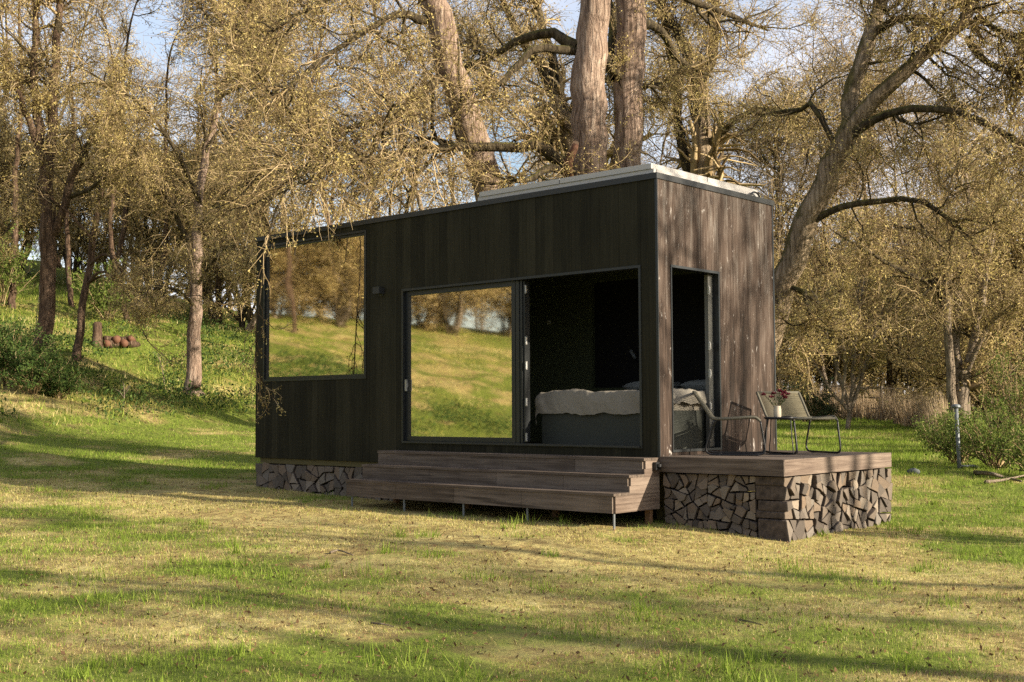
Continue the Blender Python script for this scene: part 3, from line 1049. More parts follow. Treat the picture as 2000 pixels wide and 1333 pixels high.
def make_chair(loc, rz, width, label):
    root = empty('lounge_chair', loc, rz)
    tag(root, label, 'chair', 'cord lounge chairs on the deck')
    hw = width / 2
    seatp = smooth_path([(-0.205, 0.70), (-0.10, 0.545), (-0.02, 0.425), (0.03, 0.402), (0.2, 0.405), (0.40, 0.418), (0.47, 0.412), (0.515, 0.375)], 40)
    legp = smooth_path([(0.515, 0.375), (0.535, 0.25), (0.558, 0.09), (0.55, 0.035), (0.50, 0.014), (0.25, 0.013), (0.02, 0.014), (-0.055, 0.03), (-0.075, 0.09), (-0.03, 0.25), (0.015, 0.39)], 44)
    m = MB()
    for s_ in (-1, 1):
        m.tube([(p_[0], s_ * hw, p_[1]) for p_ in seatp], 0.0155, 8)
    for i in (0, 18, 36):
        m.tube([(seatp[i][0], -hw, seatp[i][1]), (seatp[i][0], hw, seatp[i][1])], 0.0135, 8)
    m.build('seat_frame', M['chair_tube'], root, True)
    for s_ in (-1, 1):
        m = MB(); m.tube([(p_[0], s_ * (hw + 0.002), p_[1]) for p_ in legp], 0.011, 8)
        for xx in (0.04, 0.46): m.box(xx, xx + 0.04, s_ * (hw + 0.002) - 0.014, s_ * (hw + 0.002) + 0.014, 0.0005, 0.008)
        m.build('leg', M['black'], root, True)

    def cords(i0, i1, name, sag):
        P = smooth_path(seatp[i0:i1], 200)
        dd = np.concatenate([[0], np.cumsum(np.linalg.norm(np.diff(P, axis=0), axis=1))])
        m = MB()
        T = np.gradient(P, axis=0); T /= np.linalg.norm(T, axis=1)[:, None]
        for s0 in np.arange(0.012, dd[-1], 0.0125):
            i = int(np.searchsorted(dd, s0)); p_ = P[min(i, 199)]; t_ = T[min(i, 199)]
            nrm = np.array([t_[1], -t_[0]])
            path = []
            for f_ in (-1, -0.5, 0, 0.5, 1):
                k = sag * (1 - f_ * f_)
                path.append((p_[0] + nrm[0] * k, f_ * hw, p_[1] + nrm[1] * k))
            m.tube(path, 0.0042, 4)
        m.build(name, M['cord'], root, True)
    cords(0, 17, 'backrest', 0.012)
    cords(18, 38, 'seat', 0.02)
    return root


make_chair((0.19, 0.78, DZ + 0.001), R_(30.5), 0.58, 'olive cord lounge chair seen side-on beside the open corner window')
make_chair((0.61, 1.72, DZ + 0.001), R_(-26), 0.58, 'olive cord lounge chair behind the side table, facing out over the deck')

tb = empty('side_table', (0.80, 1.20, DZ + 0.001), R_(20))
tag(tb, 'small black metal side table carrying a cream vase', 'table')
m = MB()
sq = [(0.165 * np.sign(math.cos(a)) * abs(math.cos(a)) ** 0.55, 0.165 * np.sign(math.sin(a)) * abs(math.sin(a)) ** 0.55) for a in np.linspace(0, 2 * math.pi, 28, endpoint=False)]
n = len(sq)
V = [(x_, y_, z_) for z_ in (0.392, 0.404) for x_, y_ in sq]
m.add(V, [tuple(range(n))[::-1], tuple(range(n, 2 * n))] + [(i, (i + 1) % n, n + (i + 1) % n, n + i) for i in range(n)])
m.tube([(x_ * 1.02, y_ * 1.02, 0.409) for x_, y_ in sq], 0.0095, 6, True)
m.build('tabletop', M['black'], tb, True)
for s_ in (-1, 1):
    m = MB()
    m.tube(smooth_path([(0.13, s_ * 0.13, 0.391), (0.14, s_ * 0.14, 0.2), (0.155, s_ * 0.15, 0.04), (0.12, s_ * 0.15, 0.007), (-0.12, s_ * 0.15, 0.007), (-0.155, s_ * 0.15, 0.04), (-0.14, s_ * 0.14, 0.2), (-0.13, s_ * 0.13, 0.391)], 40), 0.0062, 6)
    m.build('leg', M['black'], tb, True)
va = mk_v = MB()
VZ = DZ + 0.001 + 0.4045
va.lathe([(0.034, 0), (0.040, 0.01), (0.043, 0.05), (0.042, 0.10), (0.037, 0.128), (0.039, 0.135), (0.034, 0.133), (0.032, 0.09)], 20)
vo = va.build('vase', M['vase'], None, True)
vo.location = (0.80, 1.13, VZ)
tag(vo, 'cream stoneware vase holding crimson flowers on the black side table', 'vase')
bq = empty('flower_bouquet', (0.80, 1.13, VZ + 0.05))
tag(bq, 'bunch of crimson spiky flowers with brown stems in the cream vase', 'flowers')
frng = np.random.default_rng(8)
heads = [(-0.105, 0.215), (-0.06, 0.19), (-0.02, 0.225), (0.03, 0.21), (0.07, 0.235), (0.115, 0.22), (0.0, 0.25), (0.10, 0.18)]
ms = MB(); ml = MB()
for i, (hx, hz) in enumerate(heads):
    dx = np.array([0.74 * hx, 0.67 * hx, 0]); off = frng.normal(size=3) * 0.02; off[2] = 0
    tip = dx + off + np.array([0, 0, hz])
    ms.tube(smooth_path([(0.1 * tip[0], 0.1 * tip[1], 0.03), tuple(tip * 0.5 + np.array([0, 0, 0.03])), tuple(tip)], 8), 0.0035, 5)
    for k in range(9):
        t = frng.uniform(0.35, 0.85)
        a = frng.normal(size=3); a[2] = abs(a[2]) + 0.4; a /= np.linalg.norm(a)
        b = np.cross(a, frng.normal(size=3)); b /= np.linalg.norm(b)
        p_ = tip * t + np.array([0, 0, 0.012]); l_ = frng.uniform(0.02, 0.045)
        ml.add([p_, p_ + a * l_ * 0.5 + b * 0.006, p_ + a * l_, p_ + a * l_ * 0.5 - b * 0.006], [(0, 1, 2, 3)])
    mp = MB()
    for k in range(34):
        a = frng.normal(size=3); a[2] = abs(a[2]) * 0.9 + 0.15; a /= np.linalg.norm(a)
        b = np.cross(a, frng.normal(size=3)); b /= np.linalg.norm(b)
        l_ = frng.uniform(0.025, 0.05)
        p_ = tip - np.array([0, 0, 0.01])
        mp.add([p_, p_ + a * l_ * 0.55 + b * 0.007, p_ + a * l_, p_ + a * l_ * 0.55 - b * 0.007], [(0, 1, 2, 3)])
    mp.build('flower_head', M['petal'], bq)
ms.build('stems', M['stem'], bq)
ml.build('stem_leaves', M['stem_leaf'], bq)

# ------------------------------------------------------------------ trees


def nrm_(a):
    return a / (np.linalg.norm(a, axis=-1, keepdims=True) + 1e-9)


def tubes(P, Rr, k):
    N, n, _ = P.shape
    T = nrm_(np.gradient(P, axis=1))
    D = nrm_(P[:, -1] - P[:, 0])
    ref = np.where(np.abs(D[:, 2:3]) < 0.8, np.array([[0.1, 0.2, 0.97]]), np.array([[0.97, 0.2, 0.1]]))
    U = nrm_(np.cross(T, ref[:, None])); Vv = np.cross(T, U)
    a = np.arange(k) * 2 * np.pi / k
    ring = P[:, :, None] + Rr[:, :, None, None] * (np.cos(a)[:, None] * U[:, :, None] + np.sin(a)[:, None] * Vv[:, :, None])
    I = np.arange(N * n * k).reshape(N, n, k)
    J = np.roll(I, -1, 2)
    F = np.stack([I[:, :-1], J[:, :-1], J[:, 1:], I[:, 1:]], -1).reshape(-1, 4)
    return ring.reshape(-1, 3), F


def grow(P, Rr, cnt, rng, t=(0.2, 1.0), ang=(30, 70), ln=(0.3, 0.6), n=6, up_=0.0, wan=0.18, rf=0.55, rmin=0.005, flat=0.0, tap=0.45):
    N, m, _ = P.shape
    idx = np.repeat(np.arange(N), cnt); K = len(idx)
    tt = rng.uniform(t[0], t[1], K); f = tt * (m - 1)
    i = np.minimum(f.astype(int), m - 2); w_ = (f - i)[:, None]
    Bp = P[idx, i] * (1 - w_) + P[idx, i + 1] * w_
    T = nrm_(P[idx, i + 1] - P[idx, i])
    r0 = np.maximum((Rr[idx, i] * (1 - w_[:, 0]) + Rr[idx, i + 1] * w_[:, 0]) * rf, rmin)
    pl = np.linalg.norm(np.diff(P, axis=1), axis=2).sum(1)
    Ln = pl[idx] * rng.uniform(ln[0], ln[1], K) * (1 - tap * tt)
    q = rng.normal(size=(K, 3)); q[:, 2] *= (1 - flat)
    q = nrm_(q - T * (q * T).sum(1)[:, None])
    a = np.radians(rng.uniform(ang[0], ang[1], K))[:, None]
    d = nrm_(T * np.cos(a) + q * np.sin(a))
    out = np.empty((K, n, 3)); out[:, 0] = Bp
    for s_ in range(1, n):
        d = nrm_(d + wan * rng.normal(size=(K, 3)) + np.array([0, 0, up_]))
        out[:, s_] = out[:, s_ - 1] + d * (Ln / (n - 1))[:, None]
    return out, r0[:, None] * np.linspace(1, 0.35, n)[None]


def leaf_pts(P, per, rng, t=(0.15, 1.0), jit=0.05):
    N, m, _ = P.shape
    idx = np.repeat(np.arange(N), per)
    f = rng.uniform(t[0], t[1], len(idx)) * (m - 1)
    i = np.minimum(f.astype(int), m - 2); w_ = (f - i)[:, None]
    return P[idx, i] * (1 - w_) + P[idx, i + 1] * w_ + rng.normal(size=(len(idx), 3)) * jit


class Acc:
    def __init__(s): s.V = []; s.F = {}; s.n = 0

    def add(s, V, F, mi):
        s.F.setdefault((F.shape[1], mi), []).append(F + s.n); s.V.append(V); s.n += len(V)

    def build(s, name, mats, parent, smooth, org):
        return mk(name, np.concatenate(s.V) - org, [(np.concatenate(f), k[1]) for k, f in s.F.items()], mats, parent, smooth)


def lump(P, Rr, rng, k=14):
    """a thick limb with an irregular outline"""
    V, F = tubes(P[None], Rr[None], k)
    c = np.repeat(P, k, 0)
    a = np.tile(np.arange(k), len(P)) * 2 * np.pi / k
    z = np.repeat(np.arange(len(P)), k)
    sd_ = int(rng.integers(90))
    s_ = 1 + 0.06 * (vnoise(np.cos(a) * 1.4 + z * 0.12, np.sin(a) * 1.4 + z * 0.2, 1, sd_) - 0.5) + 0.05 * (vnoise(np.cos(a) * 3 + z * 0.3, np.sin(a) * 3 - z * 0.3, 1, sd_ + 3) - 0.5)
    return c + (V - c) * s_[:, None], F


def tree(name, label, limbs, bark_m, leaf_m, seed, base=None, lv=None, leaves=10, lsize=0.05, group=None, cat='tree', world_pts=False, flare=1.6, twig_r=0.0042, droop=-0.06, from_ground=True, jit=0.05, dark=0, rs=1.0):
    """limbs: traced centre lines [(px,py,depth,radius)...]; each limb may carry ('b', n) = branches grown from it"""
    rg = np.random.default_rng(seed)
    lv = lv or {}
    paths = []
    for lm in limbs:
        nb = lm[0]; t0 = lm[1]
        pts = np.array([(*(p_[:3] if world_pts else W(*p_[:3])), p_[3] * rs) for p_ in lm[2:]])
        paths.append([nb, t0, pts])
    p0 = paths[0][2][0]
    if from_ground:
        dirn = p0[:3] - paths[0][2][1][:3]; dirn = dirn / (abs(dirn[2]) + 1e-6)
        dirn = dirn if dirn[2] < 0 else np.array([0, 0, -1.0])
        q = p0[:3].copy()
        for _ in range(200):
            if q[2] < gz(q[0], q[1]) - 0.12: break
            q = q + 0.05 * dirn
        if np.linalg.norm(q - p0[:3]) > 0.05:
            
            k_ = max(1, int(round(np.linalg.norm(q - p0[:3]) / 0.9)))
            w_ = np.linspace(0, 1, k_ + 1)[:-1, None]
            ext = np.hstack([q * (1 - w_) + p0[:3] * w_, p0[3] * (1 + (flare - 1) * (1 - w_) ** 3)])
            paths[0][2] = np.vstack([ext, paths[0][2]])
    org = paths[0][2][0][:3].copy(); org[2] += 0.1
    root = empty(name, tuple(org))
    tag(root, label, cat, group)
    tr_, cr_ = Acc(), Acc()
    L1P, L1R = [], []
    for li, (nb, t0, pts) in enumerate(paths):
        ln = np.linalg.norm(np.diff(pts[:, :3], axis=0), axis=1).sum()
        n_ = int(np.clip(ln / 0.3, 10, 44))
        s_ = smooth_path(pts, n_)
        s_[1:-1, :3] += rg.normal(size=(n_ - 2, 3)) * np.minimum(0.025, s_[1:-1, 3:4] * 0.3)
        V, F = lump(s_[:, :3], np.maximum(s_[:, 3], 0.01), rg, 16 if pts[0, 3] > 0.2 else 9)
        tr_.add(V, F, 1 if (li >= dark and dark) else 0)
        if nb < 0:
            Pm = smooth_path(pts, 24)
            a, b = grow(Pm[None, :, :3], Pm[None, :, 3], -nb, rg, t=(t0, 1.0), ang=(20, 60), ln=(0.1, 0.28), n=7, up_=-0.12, wan=0.25, rf=0.8, rmin=0.0075)
            a2, b2 = grow(a, b, 3, rg, t=(0.2, 1), ang=(20, 60), ln=(0.3, 0.6), n=5, up_=-0.1, wan=0.25, rf=0.7, rmin=0.0055)
            for P_, Q_ in ((a, b), (a2, b2)):
                V, F = tubes(P_, Q_, 3); cr_.add(V, F, 0)
            V = quads_at(leaf_pts(np.concatenate([a2, a[:, 2:]]), 5, rg, (0.2, 1), 0.03), lsize, rg, 0.5); cr_.add(V, np.arange(len(V)).reshape(-1, 4), 1)
        elif nb:
            Pm = smooth_path(pts, 24)
            a, b = grow(Pm[None, :, :3], Pm[None, :, 3], nb, rg, t=(t0, 1.0), ang=lv.get('a1', (25, 75)), ln=lv.get('l1', (0.28, 0.6)), n=9, up_=lv.get('u1', 0.03), wan=lv.get('w1', 0.2), rf=0.55, rmin=lv.get('r1', 0.022), tap=0.3)
            tot = np.linalg.norm(np.diff(a, axis=1), axis=2).sum(1)
            a = a[:, :1] + (a - a[:, :1]) * (np.maximum(tot, 1.1 * rg.uniform(0.7, 1.3, len(tot))) / tot)[:, None, None]
            tot = np.maximum(tot, 0.8); b = b * np.minimum(1, tot * 0.019 / b[:, 0])[:, None]
            ml_ = lv.get('max1')
            if ml_:
                tot = np.linalg.norm(np.diff(a, axis=1), axis=2).sum(1)
                k = np.minimum(1, ml_ * rg.uniform(0.5, 1, len(tot)) / tot)[:, None, None]
                a = a[:, :1] + (a - a[:, :1]) * k
            L1P.append(a); L1R.append(np.minimum(b, 0.07))
            tipP, tipR = Pm[None, -9:, :3], Pm[None, -9:, 3]
            L1P.append(tipP); L1R.append(tipR)
    L1P = np.concatenate(L1P); L1R = np.concatenate(L1R)
    V, F = tubes(L1P, L1R, 6); tr_.add(V, F, 1 if dark else 0)
    L2P, L2R = grow(L1P, L1R, lv.get('c2', 8), rg, t=(0.15, 1), ang=(25, 75), ln=lv.get('l2', (0.3, 0.65)), n=7, up_=lv.get('u2', 0.0), wan=0.22, rf=0.55, rmin=0.0075)
    V, F = tubes(L2P, L2R, 4); cr_.add(V, F, 0)
    L3P, L3R = grow(L2P, L2R, lv.get('c3', 7), rg, t=(0.1, 1), ang=(20, 75), ln=lv.get('l3', (0.35, 0.8)), n=5, up_=droop, wan=0.2, rf=0.6, rmin=twig_r)
    V, F = tubes(L3P, L3R, 3); cr_.add(V, F, 0)
    if leaves:
        lp = np.concatenate([leaf_pts(L3P, leaves, rg, jit=jit), leaf_pts(L2P, leaves, rg, (0.3, 1), jit=jit)])
        V = quads_at(lp, lsize, rg, 0.5); cr_.add(V, np.arange(len(V)).reshape(-1, 4), 1)
    tr_.build('trunk', [bark_m, M['limb']] if dark else bark_m, root, True, org)
    cr_.build('crown', [M['twig'], leaf_m], root, [0], org)
    return root


def dup(root, loc, rz, sc, label, group):
    r = root.copy(); C.objects.link(r)
    r.location = loc; r.rotation_euler = (0, 0, rz); r.scale = (sc, sc, sc)
    r['label'] = label
    r['group'] = group
    for ch in root.children:
        c_ = ch.copy(); C.objects.link(c_); c_.parent = r
    return r

# --- the tall trunks right behind the cabin
LV_BIG = dict(c2=9, c3=10, l1=(0.2, 0.5), l2=(0.4, 0.95), l3=(0.45, 1.0), max1=4.4, w1=0.26)
tree('furrowed_tree', 'leaning pale furrowed trunk behind the cabin roof, left of the two upright trunks', [
    (0, 0.5, (962, 395, 20.2, 0.325), (925, 270, 20.0, 0.305), (888, 150, 19.8, 0.285), (848, 0, 19.6, 0.262), (800, -170, 19.4, 0.22), (770, -300, 19.3, 0.16)),
    (8, 0.45, (858, 150, 19.7, 0.10), (820, 185, 19.4, 0.075), (772, 222, 19.0, 0.06), (712, 240, 18.6, 0.045), (640, 262, 18.2, 0.025)),
    (14, 0.15, (835, 40, 19.6, 0.10), (780, 30, 19.2, 0.075), (700, 70, 18.6, 0.055), (610, 130, 18.0, 0.04), (520, 215, 17.6, 0.02)),
    (12, 0.15, (820, -60, 19.6, 0.09), (720, -40, 19.4, 0.06), (600, 20, 19.2, 0.04), (500, 80, 19.0, 0.02)),
], M['bark_warm'], M['leaf'], 101, rs=0.82, dark=1, lv=LV_BIG, leaves=4, lsize=0.04)
t4 = tree('furrowed_tree', 'thick upright reddish furrowed trunk behind the cabin with low mossy limbs reaching left', [
    (0, 0.5, (1155, 345, 20, 0.335), (1150, 250, 20, 0.335), (1153, 150, 20, 0.33), (1162, 40, 20, 0.30), (1168, -100, 20, 0.27), (1165, -300, 20, 0.2)),
    (24, 0.48, (1128, 345, 20.0, 0.13), (1098, 318, 19.9, 0.125), (1062, 294, 19.7, 0.11), (1000, 284, 19.5, 0.095), (905, 285, 19.2, 0.08), (800, 298, 18.6, 0.066), (705, 316, 17.9, 0.055), (622, 322, 17.3, 0.04), (560, 345, 16.9, 0.02)),
    (-24, 0.05, (585, 335, 17.0, 0.02), (545, 395, 16.7, 0.014), (522, 470, 16.6, 0.012), (508, 580, 16.6, 0.012), (498, 690, 16.6, 0.010), (512, 745, 16.6, 0.008), (536, 780, 16.6, 0.004)),
    (-12, 0.05, (640, 320, 17.4, 0.02), (610, 380, 16.9, 0.013), (585, 440, 16.8, 0.009), (575, 500, 16.8, 0.005)),
    (-10, 0.05, (760, 306, 18.2, 0.02), (735, 360, 17.6, 0.013), (715, 420, 17.3, 0.009), (722, 470, 17.2, 0.005)),
    (-14, 0.05, (700, 316, 17.9, 0.022), (690, 370, 17.3, 0.015), (668, 425, 17.0, 0.011), (650, 480, 16.9, 0.006)),
    (5, 0.3, (1120, 338, 20.0, 0.085), (1088, 330, 19.6, 0.08), (1060, 332, 19.3, 0.07), (1030, 352, 19.1, 0.05), (985, 350, 18.9, 0.02)),
    (8, 0.45, (1128, 92, 20.0, 0.12), (1088, 68, 20.2, 0.105), (1040, 68, 20.4, 0.09), (985, 92, 20.6, 0.07), (930, 122, 20.9, 0.055), (850, 150, 21.3, 0.02)),
    (3, 0.5, (1125, 100, 20.0, 0.09), (1060, 92, 19.7, 0.08), (1010, 128, 19.4, 0.065), (972, 168, 19.2, 0.05), (930, 190, 19.0, 0.02)),
    (8, 0.2, (1180, 110, 20, 0.10), (1205, 150, 20.4, 0.08), (1250, 170, 20.8, 0.06), (1310, 160, 21.2, 0.02)),
], M['bark_warm'], M['leaf'], 102, rs=0.86, dark=1, lv=dict(LV_BIG, max1=2.6, c3=10), leaves=4, lsize=0.04, droop=-0.16)
m = MB()
m.tube(np.array([W(1112, 345, 19.6), W(1110, 318, 19.55), W(1122, 290, 19.5), W(1124, 282, 19.5)]) - np.array(t4.location), [0.075, 0.07, 0.06, 0.055], 10)
m.build('cut_stub', M['inner_bark'], t4, True)
m = MB(); m.tube(np.array([W(1124, 282, 19.5), W(1124.5, 280, 19.48)]) - np.array(t4.location), 0.052, 10)
m.build('cut_face', M['cutwood'], t4)
tree('furrowed_tree', 'slimmer straight trunk with mossy flank just right of the thick reddish trunk', [
    (0, 0.5, (1226, 340, 20.6, 0.24), (1226, 240, 20.6, 0.242), (1230, 120, 20.6, 0.25), (1230, 0, 20.6, 0.25), (1226, -160, 20.6, 0.2), (1230, -300, 20.6, 0.15)),
    (7, 0.2, (1205, 150, 20.5, 0.12), (1188, 120, 20.8, 0.10), (1198, 60, 21.2, 0.08), (1180, -40, 21.8, 0.05)),
    (5, 0.5, (1248, 40, 20.6, 0.10), (1290, 60, 21.4, 0.075), (1330, 120, 22.2, 0.055), (1390, 150, 23, 0.02)),
    (6, 0.5, (1240, -30, 20.6, 0.10), (1300, -20, 21.6, 0.075), (1400, 20, 23, 0.055), (1500, 60, 24, 0.02)),
], M['bark_warm'], M['leaf'], 103, dark=1, lv=dict(LV_BIG, max1=2.6), leaves=4, lsize=0.04)
tree('forked_tree', 'mossy forked tree seen through the gap between the leaning and the thick trunk', [
    (4, 0.6, (1120, 345, 27, 0.22), (1108, 260, 27, 0.20), (1088, 188, 27, 0.19)),
    (9, 0.2, (1088, 190, 27, 0.15), (1060, 140, 27, 0.12), (1038, 105, 27, 0.10), (990, 20, 27, 0.07), (960, -60, 27, 0.03)),
    (9, 0.2, (1090, 190, 27, 0.14), (1082, 130, 27, 0.11), (1060, 60, 27, 0.09), (1040, -30, 27, 0.05)),
    (6, 0.2, (1100, 230, 27, 0.09), (1160, 170, 26.6, 0.07), (1250, 140, 26, 0.03)),
], M['bark_moss'], M['leaf_b'], 104, dark=1, lv=dict(LV_BIG, max1=3.2), leaves=3, lsize=0.055)
tree('forked_tree', 'two stemmed tree rising behind the cabin end, right of the straight trunks', [
    (4, 0.5, (1378, 350, 26, 0.22), (1372, 250, 26, 0.20), (1366, 165, 26, 0.19)),
    (10, 0.15, (1366, 170, 26, 0.15), (1342, 100, 26, 0.13), (1308, 40, 26, 0.10), (1280, -20, 26, 0.06)),
    (10, 0.15, (1368, 170, 26, 0.15), (1392, 100, 26, 0.12), (1396, 20, 26, 0.10), (1410, -60, 26, 0.06)),
    (8, 0.3, (1345, 340, 26.4, 0.12), (1328, 260, 26.4, 0.12), (1320, 170, 26.4, 0.11), (1302, 60, 26.4, 0.08), (1290, -20, 26.4, 0.05)),
    (8, 0.2, (1378, 290, 26, 0.09), (1420, 250, 25.5, 0.08), (1470, 215, 25, 0.06), (1560, 222, 24.4, 0.03)),
], M['bark_moss'], M['leaf_b'], 105, rs=0.90, dark=1, lv=dict(LV_BIG, max1=3.2), leaves=3, lsize=0.052)
# --- the big leaning tree right of the cabin
tree('leaning_tree', 'big mossy tree leaning right from behind the cabin end, with an arching limb', [
    (0, 0.6, (1478, 700, 19.6, 0.34), (1532, 560, 19.3, 0.27), (1572, 440, 19.0, 0.245), (1616, 345, 18.8, 0.225), (1658, 255, 18.6, 0.21)),
    (14, 0.3, (1655, 262, 18.6, 0.17), (1658, 200, 18.7, 0.16), (1688, 110, 18.8, 0.15), (1712, 40, 18.9, 0.135), (1728, -30, 19, 0.12), (1760, -160, 19, 0.06)),
    (16, 0.3, (1655, 262, 18.6, 0.18), (1708, 196, 18.4, 0.155), (1790, 122, 18.1, 0.135), (1862, 65, 17.9, 0.115), (1900, 10, 17.8, 0.095), (1930, -70, 17.6, 0.06)),
    (16, 0.3, (1668, 262, 18.5, 0.10), (1698, 238, 18.3, 0.085), (1745, 218, 18.0, 0.075), (1830, 213, 17.6, 0.066), (1905, 232, 17.3, 0.06), (1990, 278, 17.0, 0.05), (2100, 350, 16.6, 0.02)),
    (10, 0.25, (1588, 432, 18.9, 0.075), (1640, 408, 18.6, 0.068), (1700, 397, 18.3, 0.06), (1780, 388, 18.0, 0.052), (1850, 425, 17.7, 0.038), (1900, 470, 17.4, 0.018)),
    (10, 0.25, (1712, 60, 18.9, 0.09), (1750, 40, 18.4, 0.07), (1810, 36, 18, 0.055), (1846, 60, 17.6, 0.03)),
    (10, 0.2, (1890, 75, 17.9, 0.075), (1920, 118, 17.7, 0.06), (1960, 135, 17.5, 0.05), (2010, 165, 17.3, 0.03)),
    (9, 0.2, (1905, 35, 17.9, 0.06), (1960, 65, 17.6, 0.05), (2040, 110, 17.2, 0.02)),
    (6, 0.2, (1545, 560, 19.2, 0.05), (1570, 572, 18.9, 0.05), (1580, 605, 18.8, 0.035), (1582, 640, 18.7, 0.015)),
    (5, 0.2, (1640, 300, 18.7, 0.06), (1590, 210, 18.9, 0.05), (1560, 215, 19.4, 0.045), (1480, 225, 20, 0.02)),
], M['bark_moss'], M['leaf'], 106, rs=0.80, dark=3, lv=dict(LV_BIG, max1=2.3, c3=10), leaves=4, lsize=0.04)
# --- left bank
b1, d1 = ground_hit(85, 692)
tree('dark_trunk_tree', 'tall dark trunked tree with two upright stems at the left on the ivy bank', [
    (0, 0.4, (86, 680, d1, 0.30), (92, 560, d1, 0.26), (94, 450, d1, 0.25), (88, 345, d1, 0.23)),
    (10, 0.35, (86, 350, d1, 0.18), (76, 250, d1, 0.16), (66, 150, d1, 0.13), (70, 40, d1, 0.10), (60, -80, d1, 0.05)),
    (10, 0.35, (92, 350, d1, 0.20), (102, 250, d1, 0.17), (106, 140, d1, 0.14), (116, 20, d1, 0.11), (120, -100, d1, 0.06)),
    (10, 0.25, (72, 285, d1, 0.12), (55, 235, d1 - 0.3, 0.10), (36, 180, d1 - 0.6, 0.075), (10, 140, d1 - 1, 0.04)),
    (12, 0.25, (105, 455, d1, 0.16), (122, 420, d1 - 0.2, 0.14), (140, 350, d1 - 0.4, 0.125), (168, 295, d1 - 0.7, 0.10), (200, 220, d1 - 1, 0.06)),
    (5, 0.3, (76, 360, d1, 0.09), (48, 395, d1 - 0.5, 0.07), (22, 440, d1 - 1.0, 0.05), (-10, 470, d1 - 1.5, 0.02)),
    (6, 0.3, (130, 390, d1, 0.08), (190, 360, d1 - 1, 0.06), (240, 310, d1 - 2, 0.02)),
], M['bark_brown'], M['leaf'], 107, rs=0.88, dark=5, lv=dict(LV_BIG, max1=5, c2=9, c3=10), leaves=4, lsize=0.065, droop=-0.12, twig_r=0.008, jit=0.09)
b2, d2 = ground_hit(376, 768)
tree('spreading_tree', 'spreading tree at the foot of the bank just left of the cabin, twigs hanging low', [
    (0, 0.4, (376, 758, d2, 0.31), (380, 660, d2, 0.25), (382, 560, d2, 0.22), (384, 470, d2, 0.20)),
    (20, 0.15, (384, 480, d2, 0.18), (390, 380, d2, 0.16), (405, 280, d2, 0.14), (432, 180, d2, 0.12), (450, 92, d2, 0.10), (415, 0, d2, 0.07), (400, -60, d2, 0.04)),
    (9, 0.2, (448, 100, d2, 0.09), (470, 50, d2, 0.075), (492, -10, d2, 0.05)),
    (14, 0.2, (372, 500, d2, 0.11), (345, 425, d2 - 0.4, 0.09), (312, 360, d2 - 0.8, 0.075), (285, 320, d2 - 1.2, 0.05), (240, 270, d2 - 1.8, 0.02)),
    (14, 0.2, (388, 450, d2, 0.11), (425, 395, d2 - 0.5, 0.09), (480, 360, d2 - 1.2, 0.07), (560, 330, d2 - 2.2, 0.02)),
    (12, 0.2, (392, 400, d2, 0.10), (340, 290, d2 - 1, 0.075), (270, 200, d2 - 2, 0.05), (200, 160, d2 - 3, 0.02)),
    (12, 0.2, (430, 190, d2, 0.09), (470, 165, d2 - 0.6, 0.075), (520, 160, d2 - 1.4, 0.05), (600, 190, d2 - 2.4, 0.02)),
    (16, 0.2, (384, 560, d2, 0.075), (425, 500, d2 - 1, 0.06), (465, 480, d2 - 2, 0.045), (492, 520, d2 - 2.6, 0.018)),
    (10, 0.2, (380, 600, d2, 0.06), (350, 570, d2 - 1, 0.05), (300, 560, d2 - 2, 0.035), (262, 600, d2 - 2.6, 0.012)),
], M['bark_warm'], M['leaf'], 108, rs=0.76, dark=3, lv=dict(LV_BIG, max1=3.6, c2=9, c3=10), leaves=4, lsize=0.052, droop=-0.28, twig_r=0.006, jit=0.06)
b3, d3 = ground_hit(148, 702)
tree('slanting_sapling', 'thin dark slanting stem beside the tall dark trunk on the bank', [
    (6, 0.4, (150, 695, d3, 0.13), (160, 610, d3, 0.11), (178, 500, d3, 0.10), (192, 410, d3, 0.085), (208, 300, d3, 0.06), (225, 180, d3, 0.03)),
    (6, 0.3, (166, 560, d3, 0.05), (200, 530, d3 - 0.5, 0.04), (250, 575, d3 - 1.2, 0.03), (280, 650, d3 - 1.6, 0.012)),
    (5, 0.3, (172, 520, d3, 0.05), (215, 500, d3 - 0.6, 0.04), (270, 590, d3 - 1.4, 0.02)),
], M['bark_brown'], M['leaf_b'], 109, lv=dict(LV_BIG, c2=7, c3=5), leaves=4, lsize=0.07, twig_r=0.007, droop=-0.1)
